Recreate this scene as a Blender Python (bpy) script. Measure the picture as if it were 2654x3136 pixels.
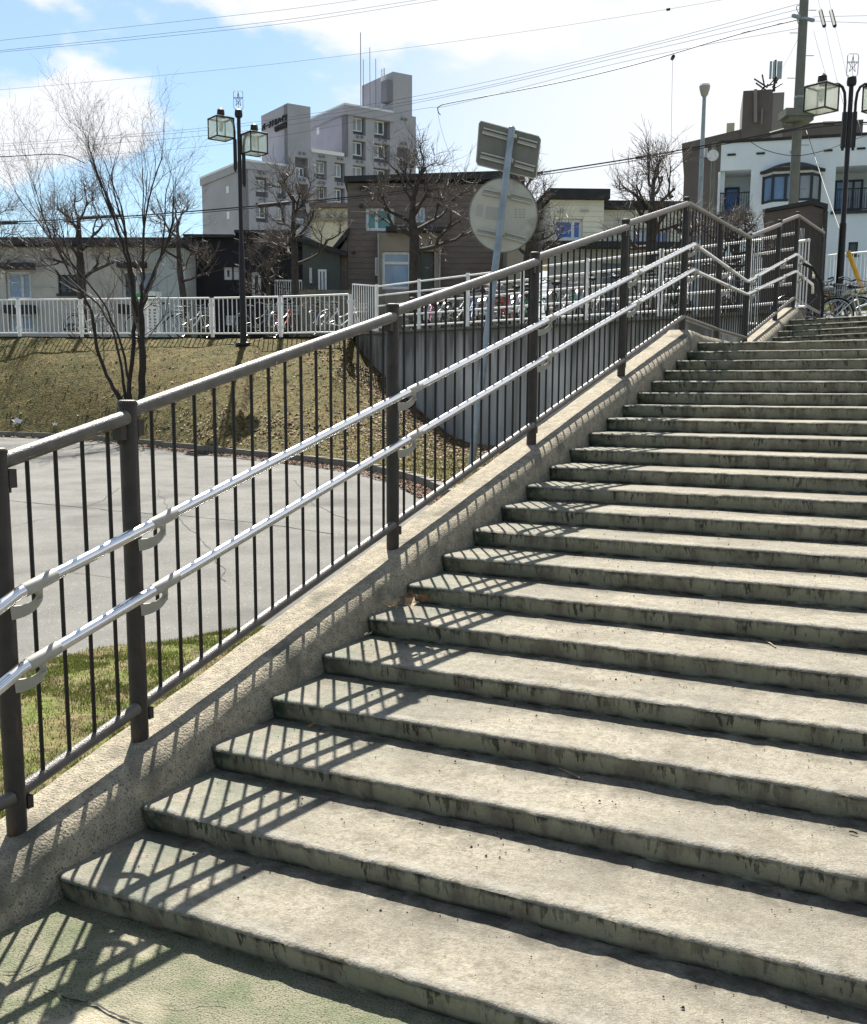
import bpy, bmesh, math, random
from mathutils import Vector, Matrix, noise
from mathutils.bvhtree import BVHTree
R = math.radians
for o in list(bpy.data.objects): bpy.data.objects.remove(o)
scn = bpy.context.scene
COL = scn.collection
rnd = random.Random(7)
V = Vector
# ------------------------------------------------------------------ camera
FPX, CX, CY = 3269.86, 1295.17, 1687.66          # focal length and principal point (px of the 2654 x 3136 photo)
CAM = V((2.41169, -1.81658, 1.55324))
CR = V((0.8848602, 0.46584499, 0.00329665))
CU = V((-0.07295222, 0.13157463, 0.98861827))
CF = V((-0.46010912, 0.87502946, -0.15040958))
cd = bpy.data.cameras.new('camera'); cam = bpy.data.objects.new('camera', cd); COL.objects.link(cam)
m = Matrix((CR, CU, -CF)).transposed().to_4x4(); m.translation = CAM
cam.matrix_world = m
cd.sensor_fit = 'VERTICAL'; cd.sensor_height = 36.0; cd.lens = FPX / 3136 * 36
cd.shift_x = -(CX - 1327) / 3136; cd.shift_y = (CY - 1568) / 3136
cd.clip_start = 0.05; cd.clip_end = 3000
scn.camera = cam
# ------------------------------------------------------------------ world
SUN_EL, SUN_AZ = 52.0, math.degrees(math.atan2(-0.54, 0.84))       # azimuth measured from +y towards +x
sdir = V((math.sin(R(SUN_AZ)) * math.cos(R(SUN_EL)), math.cos(R(SUN_AZ)) * math.cos(R(SUN_EL)), math.sin(R(SUN_EL))))
w = bpy.data.worlds.new('World'); scn.world = w; w.use_nodes = True
nt = w.node_tree; N = nt.nodes; L = nt.links; N.clear()
out = N.new('ShaderNodeOutputWorld')
sky = N.new('ShaderNodeTexSky'); sky.sky_type = 'NISHITA'; sky.sun_disc = False
sky.sun_elevation = R(SUN_EL); sky.sun_rotation = R(SUN_AZ); sky.air_density = 1.0; sky.dust_density = 0.5; sky.ozone_density = 1.0
bg1 = N.new('ShaderNodeBackground'); bg1.inputs[1].default_value = 0.050
bg2 = N.new('ShaderNodeBackground'); bg2.inputs[0].default_value = (0.95, 0.97, 1.0, 1); bg2.inputs[1].default_value = 0.40
mx = N.new('ShaderNodeMixShader')
tc = N.new('ShaderNodeTexCoord')
tint = N.new('ShaderNodeMix'); tint.data_type = 'RGBA'; tint.blend_type = 'MULTIPLY'; tint.inputs[0].default_value = 1.0; tint.inputs[7].default_value = (0.80, 1.0, 1.06, 1)
L.new(sky.outputs[0], tint.inputs[6]); L.new(tint.outputs[2], bg1.inputs[0])
def wmath(op, a, b=None, c=None, clamp=False):
    n = N.new('ShaderNodeMath'); n.operation = op; n.use_clamp = clamp
    for i, x in enumerate((a, b, c)):
        if x is None: continue
        if isinstance(x, (int, float)): n.inputs[i].default_value = x
        else: L.new(x, n.inputs[i])
    return n.outputs[0]
mp = N.new('ShaderNodeMapping'); mp.inputs['Scale'].default_value = (1.0, 1.0, 1.9); mp.inputs['Location'].default_value = (5.1, 0.95, 2.19)
L.new(tc.outputs['Generated'], mp.inputs[0])
nz = N.new('ShaderNodeTexNoise'); nz.inputs['Scale'].default_value = 3.4; nz.inputs['Detail'].default_value = 7; nz.inputs['Roughness'].default_value = 0.52
L.new(mp.outputs[0], nz.inputs['Vector'])
# a broad veil of thin cloud that thickens towards the north, on the sunward side of the sky
dp = N.new('ShaderNodeVectorMath'); dp.operation = 'DOT_PRODUCT'; L.new(tc.outputs['Generated'], dp.inputs[0]); dp.inputs[1].default_value = (0.30, 0.95, 0.0)
veil = N.new('ShaderNodeMapRange'); veil.interpolation_type = 'SMOOTHSTEP'; L.new(dp.outputs['Value'], veil.inputs[0])
for i, x in ((1, 0.55), (2, 0.83), (3, 0.0), (4, 0.97)): veil.inputs[i].default_value = x
puff = N.new('ShaderNodeMapRange'); puff.interpolation_type = 'SMOOTHSTEP'; L.new(nz.outputs[0], puff.inputs[0])
for i, x in ((1, 0.545), (2, 0.61), (3, 0.0), (4, 1.0)): puff.inputs[i].default_value = x
inv = wmath('MULTIPLY', wmath('SUBTRACT', 1.0, veil.outputs[0]), wmath('SUBTRACT', 1.0, puff.outputs[0]))
mask = wmath('SUBTRACT', 1.0, wmath('MULTIPLY', inv, 0.83), clamp=True)
L.new(mask, mx.inputs[0]); L.new(bg1.outputs[0], mx.inputs[1]); L.new(bg2.outputs[0], mx.inputs[2]); L.new(mx.outputs[0], out.inputs[0])
sl = bpy.data.lights.new('sun', 'SUN'); sl.energy = 5.0; sl.angle = R(0.5); sl.color = (1.0, 0.95, 0.865)
so = bpy.data.objects.new('sun', sl); COL.objects.link(so)
so.rotation_euler = (-sdir).to_track_quat('-Z', 'Y').to_euler(); so.location = (0, 0, 60)
scn.view_settings.view_transform = 'Standard'; scn.view_settings.look = 'None'
scn.view_settings.exposure = 1.42; scn.view_settings.gamma = 1.0; scn.view_settings.use_curve_mapping = False
scn.render.engine = 'CYCLES'

# ------------------------------------------------------------------ surveying helpers
def ray(u, v): return CF + CR * ((u - CX) / FPX) - CU * ((v - CY) / FPX)
def at(u, v, D): return CAM + ray(u, v) * D
def atz(u, v, z): q = ray(u, v); return CAM + q * ((z - CAM.z) / q.z)
FH = V((CF.x, CF.y, 0)).normalized(); RH = V((FH.y, -FH.x, 0))
def ts(p): d = p - CAM; return d.dot(RH), d.x * FH.x + d.y * FH.y
def zv(p, u, v):
    """height, on the vertical through p, of the thing seen at (u, v)"""
    q = ray(u, v); return CAM.z + q.z * ts(p)[1] / q.dot(FH)
def fromts(t, s, z): q = CAM + RH * t + FH * s; return V((q.x, q.y, z))

# ------------------------------------------------------------------ materials
MATS = {}
def mat(name, c, c2=None, rough=0.8, scale=8.0, bump=0.0, bscale=None, metal=0.0, spec=0.3, detail=6, speck=None, sscale=120, sthr=0.62, mapscale=None, trans=0.0, stain=None):
    """Procedural material: two noise-blended colours, optional specks, stains and relief."""
    M = bpy.data.materials.new(name); M.use_nodes = True; t = M.node_tree; n = t.nodes; l = t.links
    b = n['Principled BSDF']; b.inputs['Roughness'].default_value = rough; b.inputs['Metallic'].default_value = metal
    b.inputs['Specular IOR Level'].default_value = spec
    if trans: b.inputs['Transmission Weight'].default_value = trans
    co = n.new('ShaderNodeTexCoord'); src = co.outputs['Object']
    if mapscale:
        mm = n.new('ShaderNodeMapping'); mm.inputs['Scale'].default_value = mapscale; l.new(src, mm.inputs[0]); src = mm.outputs[0]
    c2 = c2 or tuple(x * 0.8 for x in c)
    nz = n.new('ShaderNodeTexNoise'); nz.inputs['Scale'].default_value = scale; nz.inputs['Detail'].default_value = detail; nz.inputs['Roughness'].default_value = 0.6
    l.new(src, nz.inputs['Vector'])
    r = n.new('ShaderNodeValToRGB'); r.color_ramp.elements[0].position = 0.36; r.color_ramp.elements[1].position = 0.64
    r.color_ramp.elements[0].color = (*c, 1); r.color_ramp.elements[1].color = (*c2, 1)
    l.new(nz.outputs[0], r.inputs[0]); col = r.outputs[0]
    def over(col, cc, sc, lo, hi, src2=None, det=3):
        a = n.new('ShaderNodeTexNoise'); a.inputs['Scale'].default_value = sc; a.inputs['Detail'].default_value = det; l.new(src2 or src, a.inputs['Vector'])
        g = n.new('ShaderNodeMapRange'); g.inputs[1].default_value = lo; g.inputs[2].default_value = hi; l.new(a.outputs[0], g.inputs[0])
        x = n.new('ShaderNodeMix'); x.data_type = 'RGBA'; l.new(g.outputs[0], x.inputs[0]); l.new(col, x.inputs[6]); x.inputs[7].default_value = (*cc, 1)
        return x.outputs[2]
    if speck: col = over(col, speck, sscale, sthr, sthr + 0.05)
    if stain:
        cc, sc, lo, hi = stain[:4]; s2 = None
        if len(stain) > 4:
            m2 = n.new('ShaderNodeMapping'); m2.inputs['Scale'].default_value = stain[4]; l.new(co.outputs['Object'], m2.inputs[0]); s2 = m2.outputs[0]
        col = over(col, cc, sc, lo, hi, s2, 6)
    l.new(col, b.inputs['Base Color'])
    if bump:
        nb = n.new('ShaderNodeTexNoise'); nb.inputs['Scale'].default_value = bscale or scale * 8; nb.inputs['Detail'].default_value = 5; l.new(src, nb.inputs['Vector'])
        bp = n.new('ShaderNodeBump'); bp.inputs['Strength'].default_value = bump; bp.inputs['Distance'].default_value = 0.01
        l.new(nb.outputs[0], bp.inputs['Height']); l.new(bp.outputs[0], b.inputs['Normal'])
    MATS[name] = M; return M
def glass(name, tint, rough=0.05, c2=None):
    return mat(name, tint, c2 or tuple(x * 0.7 for x in tint), rough=rough, spec=0.45, scale=0.7)

m_post = mat('brown_paint', (0.043, 0.035, 0.030), (0.028, 0.023, 0.020), rough=0.52, scale=14, bump=0.35, bscale=240, spec=0.35, stain=((0.12, 0.052, 0.026), 7, 0.60, 0.73, (3, 3, 1)))
m_rail = mat('weathered_rail_paint', (0.105, 0.093, 0.080), (0.068, 0.060, 0.052), rough=0.40, scale=12, bump=0.35, bscale=220, spec=0.5, stain=((0.20, 0.18, 0.15), 9, 0.62, 0.72))
m_bar = mat('dark_bar_paint', (0.018, 0.015, 0.013), (0.012, 0.010, 0.009), rough=0.55, scale=30, spec=0.3)
m_steel = mat('brushed_handrail', (0.74, 0.75, 0.77), (0.66, 0.67, 0.69), rough=0.24, scale=3, metal=1.0, mapscale=(20, 1, 20))
m_brkt = mat('grey_bracket', (0.36, 0.34, 0.30), (0.30, 0.285, 0.255), rough=0.5, scale=20, spec=0.5)
m_curb = mat('exposed_aggregate_curb', (0.345, 0.303, 0.225), (0.225, 0.198, 0.150), rough=0.95, scale=24, bump=0.9, bscale=110, speck=(0.085, 0.074, 0.056), sscale=150, sthr=0.575, stain=((0.115, 0.108, 0.084), 4.5, 0.54, 0.70))
m_wall = mat('stained_wall_concrete', (0.50, 0.50, 0.49), (0.41, 0.41, 0.40), rough=0.9, scale=1.2, bump=0.3, bscale=30, stain=((0.22, 0.215, 0.20), 1.0, 0.46, 0.72, (2.4, 2.4, 0.22)))
t_ = m_wall.node_tree; b_ = t_.nodes['Principled BSDF']; c_ = b_.inputs['Base Color'].links[0].from_socket
x_ = t_.nodes.new('ShaderNodeMix'); x_.data_type = 'RGBA'; tcw = t_.nodes.new('ShaderNodeTexCoord'); sw = t_.nodes.new('ShaderNodeSeparateXYZ'); t_.links.new(tcw.outputs['Object'], sw.inputs[0])
nw = t_.nodes.new('ShaderNodeTexNoise'); nw.inputs['Scale'].default_value = 1.0; nw.inputs['Detail'].default_value = 5; mw = t_.nodes.new('ShaderNodeMapping'); mw.inputs['Scale'].default_value = (5, 5, .5); t_.links.new(tcw.outputs['Object'], mw.inputs[0]); t_.links.new(mw.outputs[0], nw.inputs['Vector'])
ad_ = t_.nodes.new('ShaderNodeMath'); ad_.operation = 'MULTIPLY_ADD'; ad_.inputs[1].default_value = 2.6; t_.links.new(nw.outputs[0], ad_.inputs[0]); t_.links.new(sw.outputs[2], ad_.inputs[2])
rw_ = t_.nodes.new('ShaderNodeMapRange'); rw_.inputs[1].default_value = 3.55; rw_.inputs[2].default_value = 4.3; rw_.inputs[4].default_value = 0.8; t_.links.new(ad_.outputs[0], rw_.inputs[0])
t_.links.new(rw_.outputs[0], x_.inputs[0]); t_.links.new(c_, x_.inputs[6]); x_.inputs[7].default_value = (0.085, 0.082, 0.076, 1); t_.links.new(x_.outputs[2], b_.inputs['Base Color'])
m_kerb = mat('kerb_concrete', (0.20, 0.185, 0.155), (0.13, 0.125, 0.105), rough=0.9, scale=4, bump=0.6, bscale=60, speck=(0.06, 0.055, 0.045), sscale=60, sthr=0.6)
m_asph = mat('worn_asphalt', (0.158, 0.154, 0.141), (0.115, 0.113, 0.106), rough=0.93, scale=1.3, bump=0.9, bscale=160, speck=(0.28, 0.27, 0.24), sscale=55, sthr=0.63, stain=((0.078, 0.076, 0.072), 0.9, 0.52, 0.72))
m_white = mat('white_fence_paint', (0.80, 0.80, 0.79), (0.70, 0.70, 0.69), rough=0.5, scale=9, spec=0.5, stain=((0.40, 0.34, 0.28), 7, 0.66, 0.72))
m_lamp = mat('black_lamp_paint', (0.012, 0.010, 0.010), (0.02, 0.016, 0.014), rough=0.5, scale=12, spec=0.35)
m_galv = mat('galvanised_pole', (0.30, 0.34, 0.36), (0.22, 0.26, 0.28), rough=0.45, scale=5, metal=0.35, stain=((0.36, 0.40, 0.44), 3, 0.5, 0.7))
m_signb = mat('sign_back_painted', (0.55, 0.535, 0.46), (0.44, 0.43, 0.375), rough=0.6, scale=2.2, stain=((0.24, 0.215, 0.17), 2.6, 0.56, 0.70))
m_signd = mat('sign_back_grey', (0.21, 0.21, 0.185), (0.16, 0.16, 0.142), rough=0.6, scale=3)
m_alu = mat('aluminium_channel', (0.52, 0.51, 0.44), (0.42, 0.415, 0.36), rough=0.45, scale=12, metal=0.2)
m_stick = mat('faded_sticker', (0.42, 0.42, 0.38), (0.38, 0.38, 0.345), rough=0.6, scale=20)
m_bark = mat('dark_bark', (0.045, 0.037, 0.031), (0.026, 0.021, 0.018), rough=0.9, scale=10, bump=0.7, bscale=40, mapscale=(3, 3, 1))
m_twig = mat('twig_bark', (0.16, 0.13, 0.115), (0.085, 0.068, 0.06), rough=0.6, scale=6)
m_pbark = mat('grey_pollard_bark', (0.060, 0.05, 0.043), (0.032, 0.026, 0.023), rough=0.85, scale=9, bump=0.7, bscale=35)
m_cable = mat('cable_rubber', (0.03, 0.032, 0.036), rough=0.6)
m_thin = mat('thin_wire', (0.12, 0.14, 0.19), rough=0.6)
m_black = mat('rubber_black', (0.018, 0.018, 0.018), rough=0.6)
m_chrome = mat('bicycle_chrome', (0.42, 0.42, 0.43), rough=0.28, metal=1.0)
m_upole = mat('utility_concrete', (0.17, 0.175, 0.155), (0.135, 0.14, 0.122), rough=0.9, scale=3, bump=0.3, bscale=40)
m_leaf = mat('dry_leaf', (0.19, 0.105, 0.055), (0.10, 0.052, 0.03), rough=0.7, scale=9)
m_leaf2 = mat('pale_dry_leaf', (0.30, 0.22, 0.13), (0.19, 0.125, 0.07), rough=0.7, scale=6)
m_paper = mat('white_scrap', (0.75, 0.75, 0.72), rough=0.7)
m_lglass = mat('frosted_lamp_glass', (0.96, 0.97, 0.90), (0.86, 0.88, 0.79), rough=0.30, scale=3, spec=0.5)
b_ = m_lglass.node_tree.nodes['Principled BSDF']; b_.inputs['Transmission Weight'].default_value = 0.85; b_.inputs['IOR'].default_value = 1.08
m_frame = mat('white_window_frame', (0.70, 0.71, 0.72), rough=0.45)
m_dframe = mat('dark_window_frame', (0.03, 0.035, 0.04), rough=0.4)
m_gblue = glass('blue_pane', (0.05, 0.14, 0.46), 0.06)
m_gsky = glass('sky_pane', (0.20, 0.30, 0.45), 0.03, (0.35, 0.38, 0.42))
m_gbay = glass('bay_pane', (0.16, 0.26, 0.44), 0.06)
m_gdark = glass('dark_pane', (0.045, 0.055, 0.065), 0.03)
m_gteal = glass('teal_curtain_pane', (0.10, 0.26, 0.27), 0.15)
m_curt = glass('pale_curtain_pane', (0.30, 0.33, 0.36), 0.1)
m_roof = mat('black_roof_sheet', (0.022, 0.022, 0.024), (0.035, 0.034, 0.034), rough=0.6, scale=3)

def step_material():
    """Concrete: pale scuffed treads, green-grey mossy risers with run-down streaks (streaks follow the object's own z)."""
    M = bpy.data.materials.new('step_concrete'); M.use_nodes = True; t = M.node_tree; n = t.nodes; l = t.links
    b = n['Principled BSDF']; b.inputs['Roughness'].default_value = 0.92; b.inputs['Specular IOR Level'].default_value = 0.25
    co = n.new('ShaderNodeTexCoord'); ge = n.new('ShaderNodeNewGeometry')
    oi = n.new('ShaderNodeObjectInfo')
    sh = n.new('ShaderNodeVectorMath'); sh.operation = 'ADD'; l.new(co.outputs['Object'], sh.inputs[0])
    cb = n.new('ShaderNodeCombineXYZ'); ml = n.new('ShaderNodeMath'); ml.operation = 'MULTIPLY'; ml.inputs[1].default_value = 57.0; l.new(oi.outputs['Random'], ml.inputs[0]); l.new(ml.outputs[0], cb.inputs[0])
    l.new(cb.outputs[0], sh.inputs[1]); P = sh.outputs[0]
    def nz(sc, det=5, vec=None, rough=0.6, scl=None):
        a = n.new('ShaderNodeTexNoise'); a.inputs['Scale'].default_value = sc; a.inputs['Detail'].default_value = det; a.inputs['Roughness'].default_value = rough
        s = vec or P
        if scl: mm = n.new('ShaderNodeMapping'); mm.inputs['Scale'].default_value = scl; l.new(s, mm.inputs[0]); s = mm.outputs[0]
        l.new(s, a.inputs['Vector']); return a.outputs[0]
    def rng(x, a, b_, c=0.0, d=1.0, smooth=False):
        g = n.new('ShaderNodeMapRange'); l.new(x, g.inputs[0])
        if smooth: g.interpolation_type = 'SMOOTHSTEP'
        for i, q in ((1, a), (2, b_), (3, c), (4, d)): g.inputs[i].default_value = q
        return g.outputs[0]
    def mix(f, A, B):
        x = n.new('ShaderNodeMix'); x.data_type = 'RGBA'
        if isinstance(f, float): x.inputs[0].default_value = f
        else: l.new(f, x.inputs[0])
        for i, q in ((6, A), (7, B)):
            if isinstance(q, tuple): x.inputs[i].default_value = (*q, 1)
            else: l.new(q, x.inputs[i])
        return x.outputs[2]
    def mth(op, a, b_):
        x = n.new('ShaderNodeMath'); x.operation = op; x.use_clamp = True
        for i, q in ((0, a), (1, b_)):
            if isinstance(q, (int, float)): x.inputs[i].default_value = q
            else: l.new(q, x.inputs[i])
        return x.outputs[0]
    tread = mix(rng(nz(2.2, 6), 0.36, 0.64), (0.300, 0.273, 0.213), (0.200, 0.185, 0.150))
    tread = mix(rng(nz(30, 6, rough=0.75), 0.46, 0.62, 0.0, 0.8), tread, (0.155, 0.138, 0.106))
    tread = mix(rng(nz(5.0, 5), 0.56, 0.70, 0.0, 0.6), tread, (0.105, 0.098, 0.078))
    tread = mix(rng(nz(75, 4, rough=0.8), 0.48, 0.62, 0.0, 0.55), tread, (0.125, 0.112, 0.086))
    tread = mix(rng(nz(210, 2), 0.60, 0.66, 0.0, 0.8), tread, (0.30, 0.285, 0.25))
    tread = mix(rng(nz(130, 2), 0.67, 0.71, 0.0, 0.9), tread, (0.06, 0.056, 0.045))
    sx = n.new('ShaderNodeSeparateXYZ'); l.new(co.outputs['Object'], sx.inputs[0])
    tread = mix(mth('MULTIPLY', rng(sx.outputs[1], 0.085, 0.01, 0.0, 1.0, True), rng(nz(16, 5), 0.40, 0.60, 0.0, 0.65)), tread, (0.300, 0.287, 0.252))
    tread = mix(rng(nz(3.4, 7, rough=0.7), 0.50, 0.66, 0.0, 0.55), tread, (0.120, 0.106, 0.080))
    # grit plus riser shade painted into the colour at the back of the tread
    back = mth('MULTIPLY', rng(sx.outputs[1], 0.20, 0.35, 0.0, 1.0, True), rng(nz(9, 5), 0.35, 0.6))
    tread = mix(mth('MULTIPLY', back, 0.9), tread, (0.07, 0.064, 0.05))
    gf = mth('MULTIPLY', rng(sx.outputs[0], 0.9, 0.0, 0.0, 0.7, True), rng(nz(6, 4), 0.42, 0.62))
    tread = mix(gf, tread, (0.13, 0.155, 0.12))
    ris = mix(rng(nz(3.0, 6, scl=(1, 1, 0.5)), 0.35, 0.65), (0.225, 0.228, 0.160), (0.310, 0.288, 0.212))
    ris = mix(rng(nz(9.0, 6, scl=(1, 1, 0.45)), 0.46, 0.62, 0.0, 0.85), ris, (0.150, 0.128, 0.100))
    z = sx.outputs[2]
    # streaks: long where the column noise is high
    colm = nz(60, 4, scl=(1, 0.05, 0.22)); colm2 = nz(5, 3, scl=(1, 0.05, 0.1))
    lim = mth('ADD', rng(z, -0.10, 0.0, 0.80, 0.60), 0.0)
    st = mth('MULTIPLY', rng(mth('SUBTRACT', colm, rng(z, -0.095, -0.004, 0.64, 0.47)), 0.0, 0.05), rng(colm2, 0.42, 0.56))
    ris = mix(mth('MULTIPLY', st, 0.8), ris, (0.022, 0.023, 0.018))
    # black rim of moss right below the nosing; darker band at the foot
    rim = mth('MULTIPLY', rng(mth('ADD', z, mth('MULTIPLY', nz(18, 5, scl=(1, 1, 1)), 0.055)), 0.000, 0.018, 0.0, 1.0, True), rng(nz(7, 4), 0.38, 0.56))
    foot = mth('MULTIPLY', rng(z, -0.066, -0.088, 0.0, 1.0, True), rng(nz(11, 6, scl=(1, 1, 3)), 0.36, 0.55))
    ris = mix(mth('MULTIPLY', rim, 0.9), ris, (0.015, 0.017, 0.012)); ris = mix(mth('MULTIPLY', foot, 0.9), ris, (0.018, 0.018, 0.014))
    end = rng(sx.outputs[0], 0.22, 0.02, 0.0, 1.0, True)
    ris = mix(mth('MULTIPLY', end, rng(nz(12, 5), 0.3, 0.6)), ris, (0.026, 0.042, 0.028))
    sn = n.new('ShaderNodeSeparateXYZ'); l.new(ge.outputs['True Normal'], sn.inputs[0])
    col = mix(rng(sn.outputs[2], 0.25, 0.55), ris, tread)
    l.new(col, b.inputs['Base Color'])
    bp = n.new('ShaderNodeBump'); bp.inputs['Strength'].default_value = 0.9; bp.inputs['Distance'].default_value = 0.007
    ad = n.new('ShaderNodeMath'); ad.operation = 'ADD'; l.new(nz(120, 4, rough=0.7), ad.inputs[0]); l.new(nz(24, 4), ad.inputs[1])
    l.new(ad.outputs[0], bp.inputs['Height']); l.new(bp.outputs[0], b.inputs['Normal'])
    return M
m_step = step_material()

def ground_material(name, cols, scales, bump, leafcol=None):
    M = bpy.data.materials.new(name); M.use_nodes = True; t = M.node_tree; n = t.nodes; l = t.links
    b = n['Principled BSDF']; b.inputs['Roughness'].default_value = 0.95; b.inputs['Specular IOR Level'].default_value = 0.15
    co = n.new('ShaderNodeTexCoord'); col = None
    for c, sc, lo, hi in zip(cols[1:], scales, (0.42, 0.5, 0.53, 0.58), (0.58, 0.62, 0.62, 0.66)):
        a = n.new('ShaderNodeTexNoise'); a.inputs['Scale'].default_value = sc; a.inputs['Detail'].default_value = 6; a.inputs['Roughness'].default_value = 0.65; l.new(co.outputs['Object'], a.inputs['Vector'])
        g = n.new('ShaderNodeMapRange'); g.inputs[1].default_value = lo; g.inputs[2].default_value = hi; l.new(a.outputs[0], g.inputs[0])
        x = n.new('ShaderNodeMix'); x.data_type = 'RGBA'; l.new(g.outputs[0], x.inputs[0])
        if col is None: x.inputs[6].default_value = (*cols[0], 1)
        else: l.new(col, x.inputs[6])
        x.inputs[7].default_value = (*c, 1); col = x.outputs[2]
    l.new(col, b.inputs['Base Color'])
    a = n.new('ShaderNodeTexNoise'); a.inputs['Scale'].default_value = 22; a.inputs['Detail'].default_value = 6; l.new(co.outputs['Object'], a.inputs['Vector'])
    bp = n.new('ShaderNodeBump'); bp.inputs['Strength'].default_value = bump; bp.inputs['Distance'].default_value = 0.05; l.new(a.outputs[0], bp.inputs['Height']); l.new(bp.outputs[0], b.inputs['Normal'])
    return M
m_bank = ground_material('dormant_grass', [(0.110, 0.088, 0.032), (0.078, 0.074, 0.024), (0.145, 0.112, 0.042), (0.032, 0.025, 0.011)], (0.8, 3.0, 7.0), 0.9)
m_lawn = ground_material('young_lawn_soil', [(0.105, 0.125, 0.03), (0.15, 0.12, 0.06), (0.075, 0.06, 0.03)], (2.5, 7.0), 0.7)
m_plaza = ground_material('plaza_ground', [(0.20, 0.19, 0.17), (0.16, 0.16, 0.09), (0.13, 0.13, 0.06)], (0.12, 0.5), 0.3)
m_pave = mat('green_tinged_slab', (0.120, 0.138, 0.078), (0.215, 0.198, 0.145), rough=0.95, scale=6, bump=1.0, bscale=170, speck=(0.055, 0.062, 0.038), sscale=210, sthr=0.56, stain=((0.33, 0.295, 0.22), 2.6, 0.55, 0.66))
m_grass = mat('fresh_grass_blade', (0.235, 0.275, 0.05), (0.125, 0.175, 0.025), rough=0.6, scale=5)
m_straw = mat('straw_blade', (0.20, 0.150, 0.055), (0.11, 0.083, 0.028), rough=0.7, scale=3)

# ------------------------------------------------------------------ mesh helpers
class MB:
    def __init__(s): s.v = []; s.f = []
    def add(s, vs, fs):
        o = len(s.v); s.v.extend(vs); s.f.extend([tuple(i + o for i in f) for f in fs]); return s
    def box(s, a, b, M=None):
        (x0, y0, z0), (x1, y1, z1) = a, b
        vs = [V(p) for p in ((x0, y0, z0), (x1, y0, z0), (x1, y1, z0), (x0, y1, z0), (x0, y0, z1), (x1, y0, z1), (x1, y1, z1), (x0, y1, z1))]
        if M: vs = [M @ p for p in vs]
        return s.add(vs, [(0, 3, 2, 1), (4, 5, 6, 7), (0, 1, 5, 4), (1, 2, 6, 5), (2, 3, 7, 6), (3, 0, 4, 7)])
    def tube(s, pts, r, n=8, cap=True, flute=0.0):
        pts = [V(p) for p in pts]; rs = r if isinstance(r, (list, tuple)) else [r] * len(pts)
        vs = []; up = None
        for i, p in enumerate(pts):
            d = (pts[min(i + 1, len(pts) - 1)] - pts[max(i - 1, 0)]).normalized()
            if up is None: up = d.orthogonal().normalized()
            up = (up - d * up.dot(d));
            if up.length < 1e-6: up = d.orthogonal()
            up.normalize(); sd = d.cross(up)
            for k in range(n):
                a = 2 * math.pi * k / n; q = rs[i] * (1 - (flute if k % 2 else 0)); vs.append(p + (up * math.cos(a) + sd * math.sin(a)) * q)
        fs = []
        for i in range(len(pts) - 1):
            for k in range(n):
                a = i * n + k; b = i * n + (k + 1) % n; fs.append((a, b, b + n, a + n))
        if cap: fs.append(tuple(range(n))[::-1]); fs.append(tuple(range((len(pts) - 1) * n, len(pts) * n)))
        return s.add(vs, fs)
    def prism(s, poly, M, h):
        """poly in local (x, z), extruded along local y from 0 to h, transformed by M"""
        n = len(poly); vs = [M @ V((x, 0, z)) for x, z in poly] + [M @ V((x, h, z)) for x, z in poly]
        fs = [tuple(range(n)), tuple(range(2 * n - 1, n - 1, -1))] + [(i, i + n, (i + 1) % n + n, (i + 1) % n) for i in range(n)]
        return s.add(vs, fs)
    def grid(s, rows):
        m_ = len(rows[0]); vs = [p for r in rows for p in r]
        return s.add(vs, [(i * m_ + j, i * m_ + j + 1, (i + 1) * m_ + j + 1, (i + 1) * m_ + j) for i in range(len(rows) - 1) for j in range(m_ - 1)])
    def mesh(s, name, org=None, smooth=False):
        me = bpy.data.meshes.new(name)
        vs = [tuple(p - org) if org is not None else tuple(p) for p in s.v]
        me.from_pydata(vs, [], s.f); me.update()
        if smooth:
            me.polygons.foreach_set('use_smooth', [True] * len(me.polygons))
            try: me.set_sharp_from_angle(angle=R(40))
            except Exception: pass
        return me
def tag(o, label=None, cat=None, group=None, kind=None):
    if label: o['label'] = label
    if cat: o['category'] = cat
    if group: o['group'] = group
    if kind: o['kind'] = kind
    return o
def thing(name, loc, label, cat, group=None, rz=0.0):
    o = bpy.data.objects.new(name, None); COL.objects.link(o); o.location = loc; o.rotation_euler = (0, 0, rz); o.empty_display_size = 0.2
    return tag(o, label, cat, group)
def abs_org(p):
    q = V((0, 0, 0))
    while p is not None: q += p.location; p = p.parent
    return q
def link(name, me, mt, parent=None, loc=None):
    o = bpy.data.objects.new(name, me); COL.objects.link(o)
    if mt and not me.materials: me.materials.append(mt)
    if parent: o.parent = parent
    if loc is not None: o.location = loc
    return o
def put(name, mb, mt, parent=None, smooth=False, local=False, org=None):
    """Link a builder as one object; world coordinates are made relative to the parent unless local."""
    if local: return link(name, mb.mesh(name, None, smooth), mt, parent)
    base = abs_org(parent) if parent else V((0, 0, 0))
    if org is None: org = V(mb.v[0]) if parent else sum(mb.v, V((0, 0, 0))) / len(mb.v)
    o = link(name, mb.mesh(name, org, smooth), mt, parent, org - base)
    return o
CACHE = {}
def bar(name, p0, p1, r, mt, parent, n=6, smooth=True):
    """Straight round bar; alike bars share one mesh."""
    p0, p1 = V(p0), V(p1); d = p1 - p0; Lh = d.length; key = (round(Lh, 3), round(r, 4), n, mt.name)
    if key not in CACHE: CACHE[key] = MB().tube([(0, 0, 0), (0, 0, Lh)], r, n).mesh(name, None, smooth); CACHE[key].materials.append(mt)
    o = bpy.data.objects.new(name, CACHE[key]); COL.objects.link(o); o.parent = parent; o.location = p0 - abs_org(parent)
    o.rotation_mode = 'QUATERNION'; o.rotation_quaternion = V((0, 0, 1)).rotation_difference(d); return o
def nsy(x, y, z=0.0): return noise.noise(V((x, y, z)))
def smooth(x): x = max(0.0, min(1.0, x)); return x * x * (3 - 2 * x)
def hsv(c, k): return tuple(min(1, x * k) for x in c)

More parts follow.
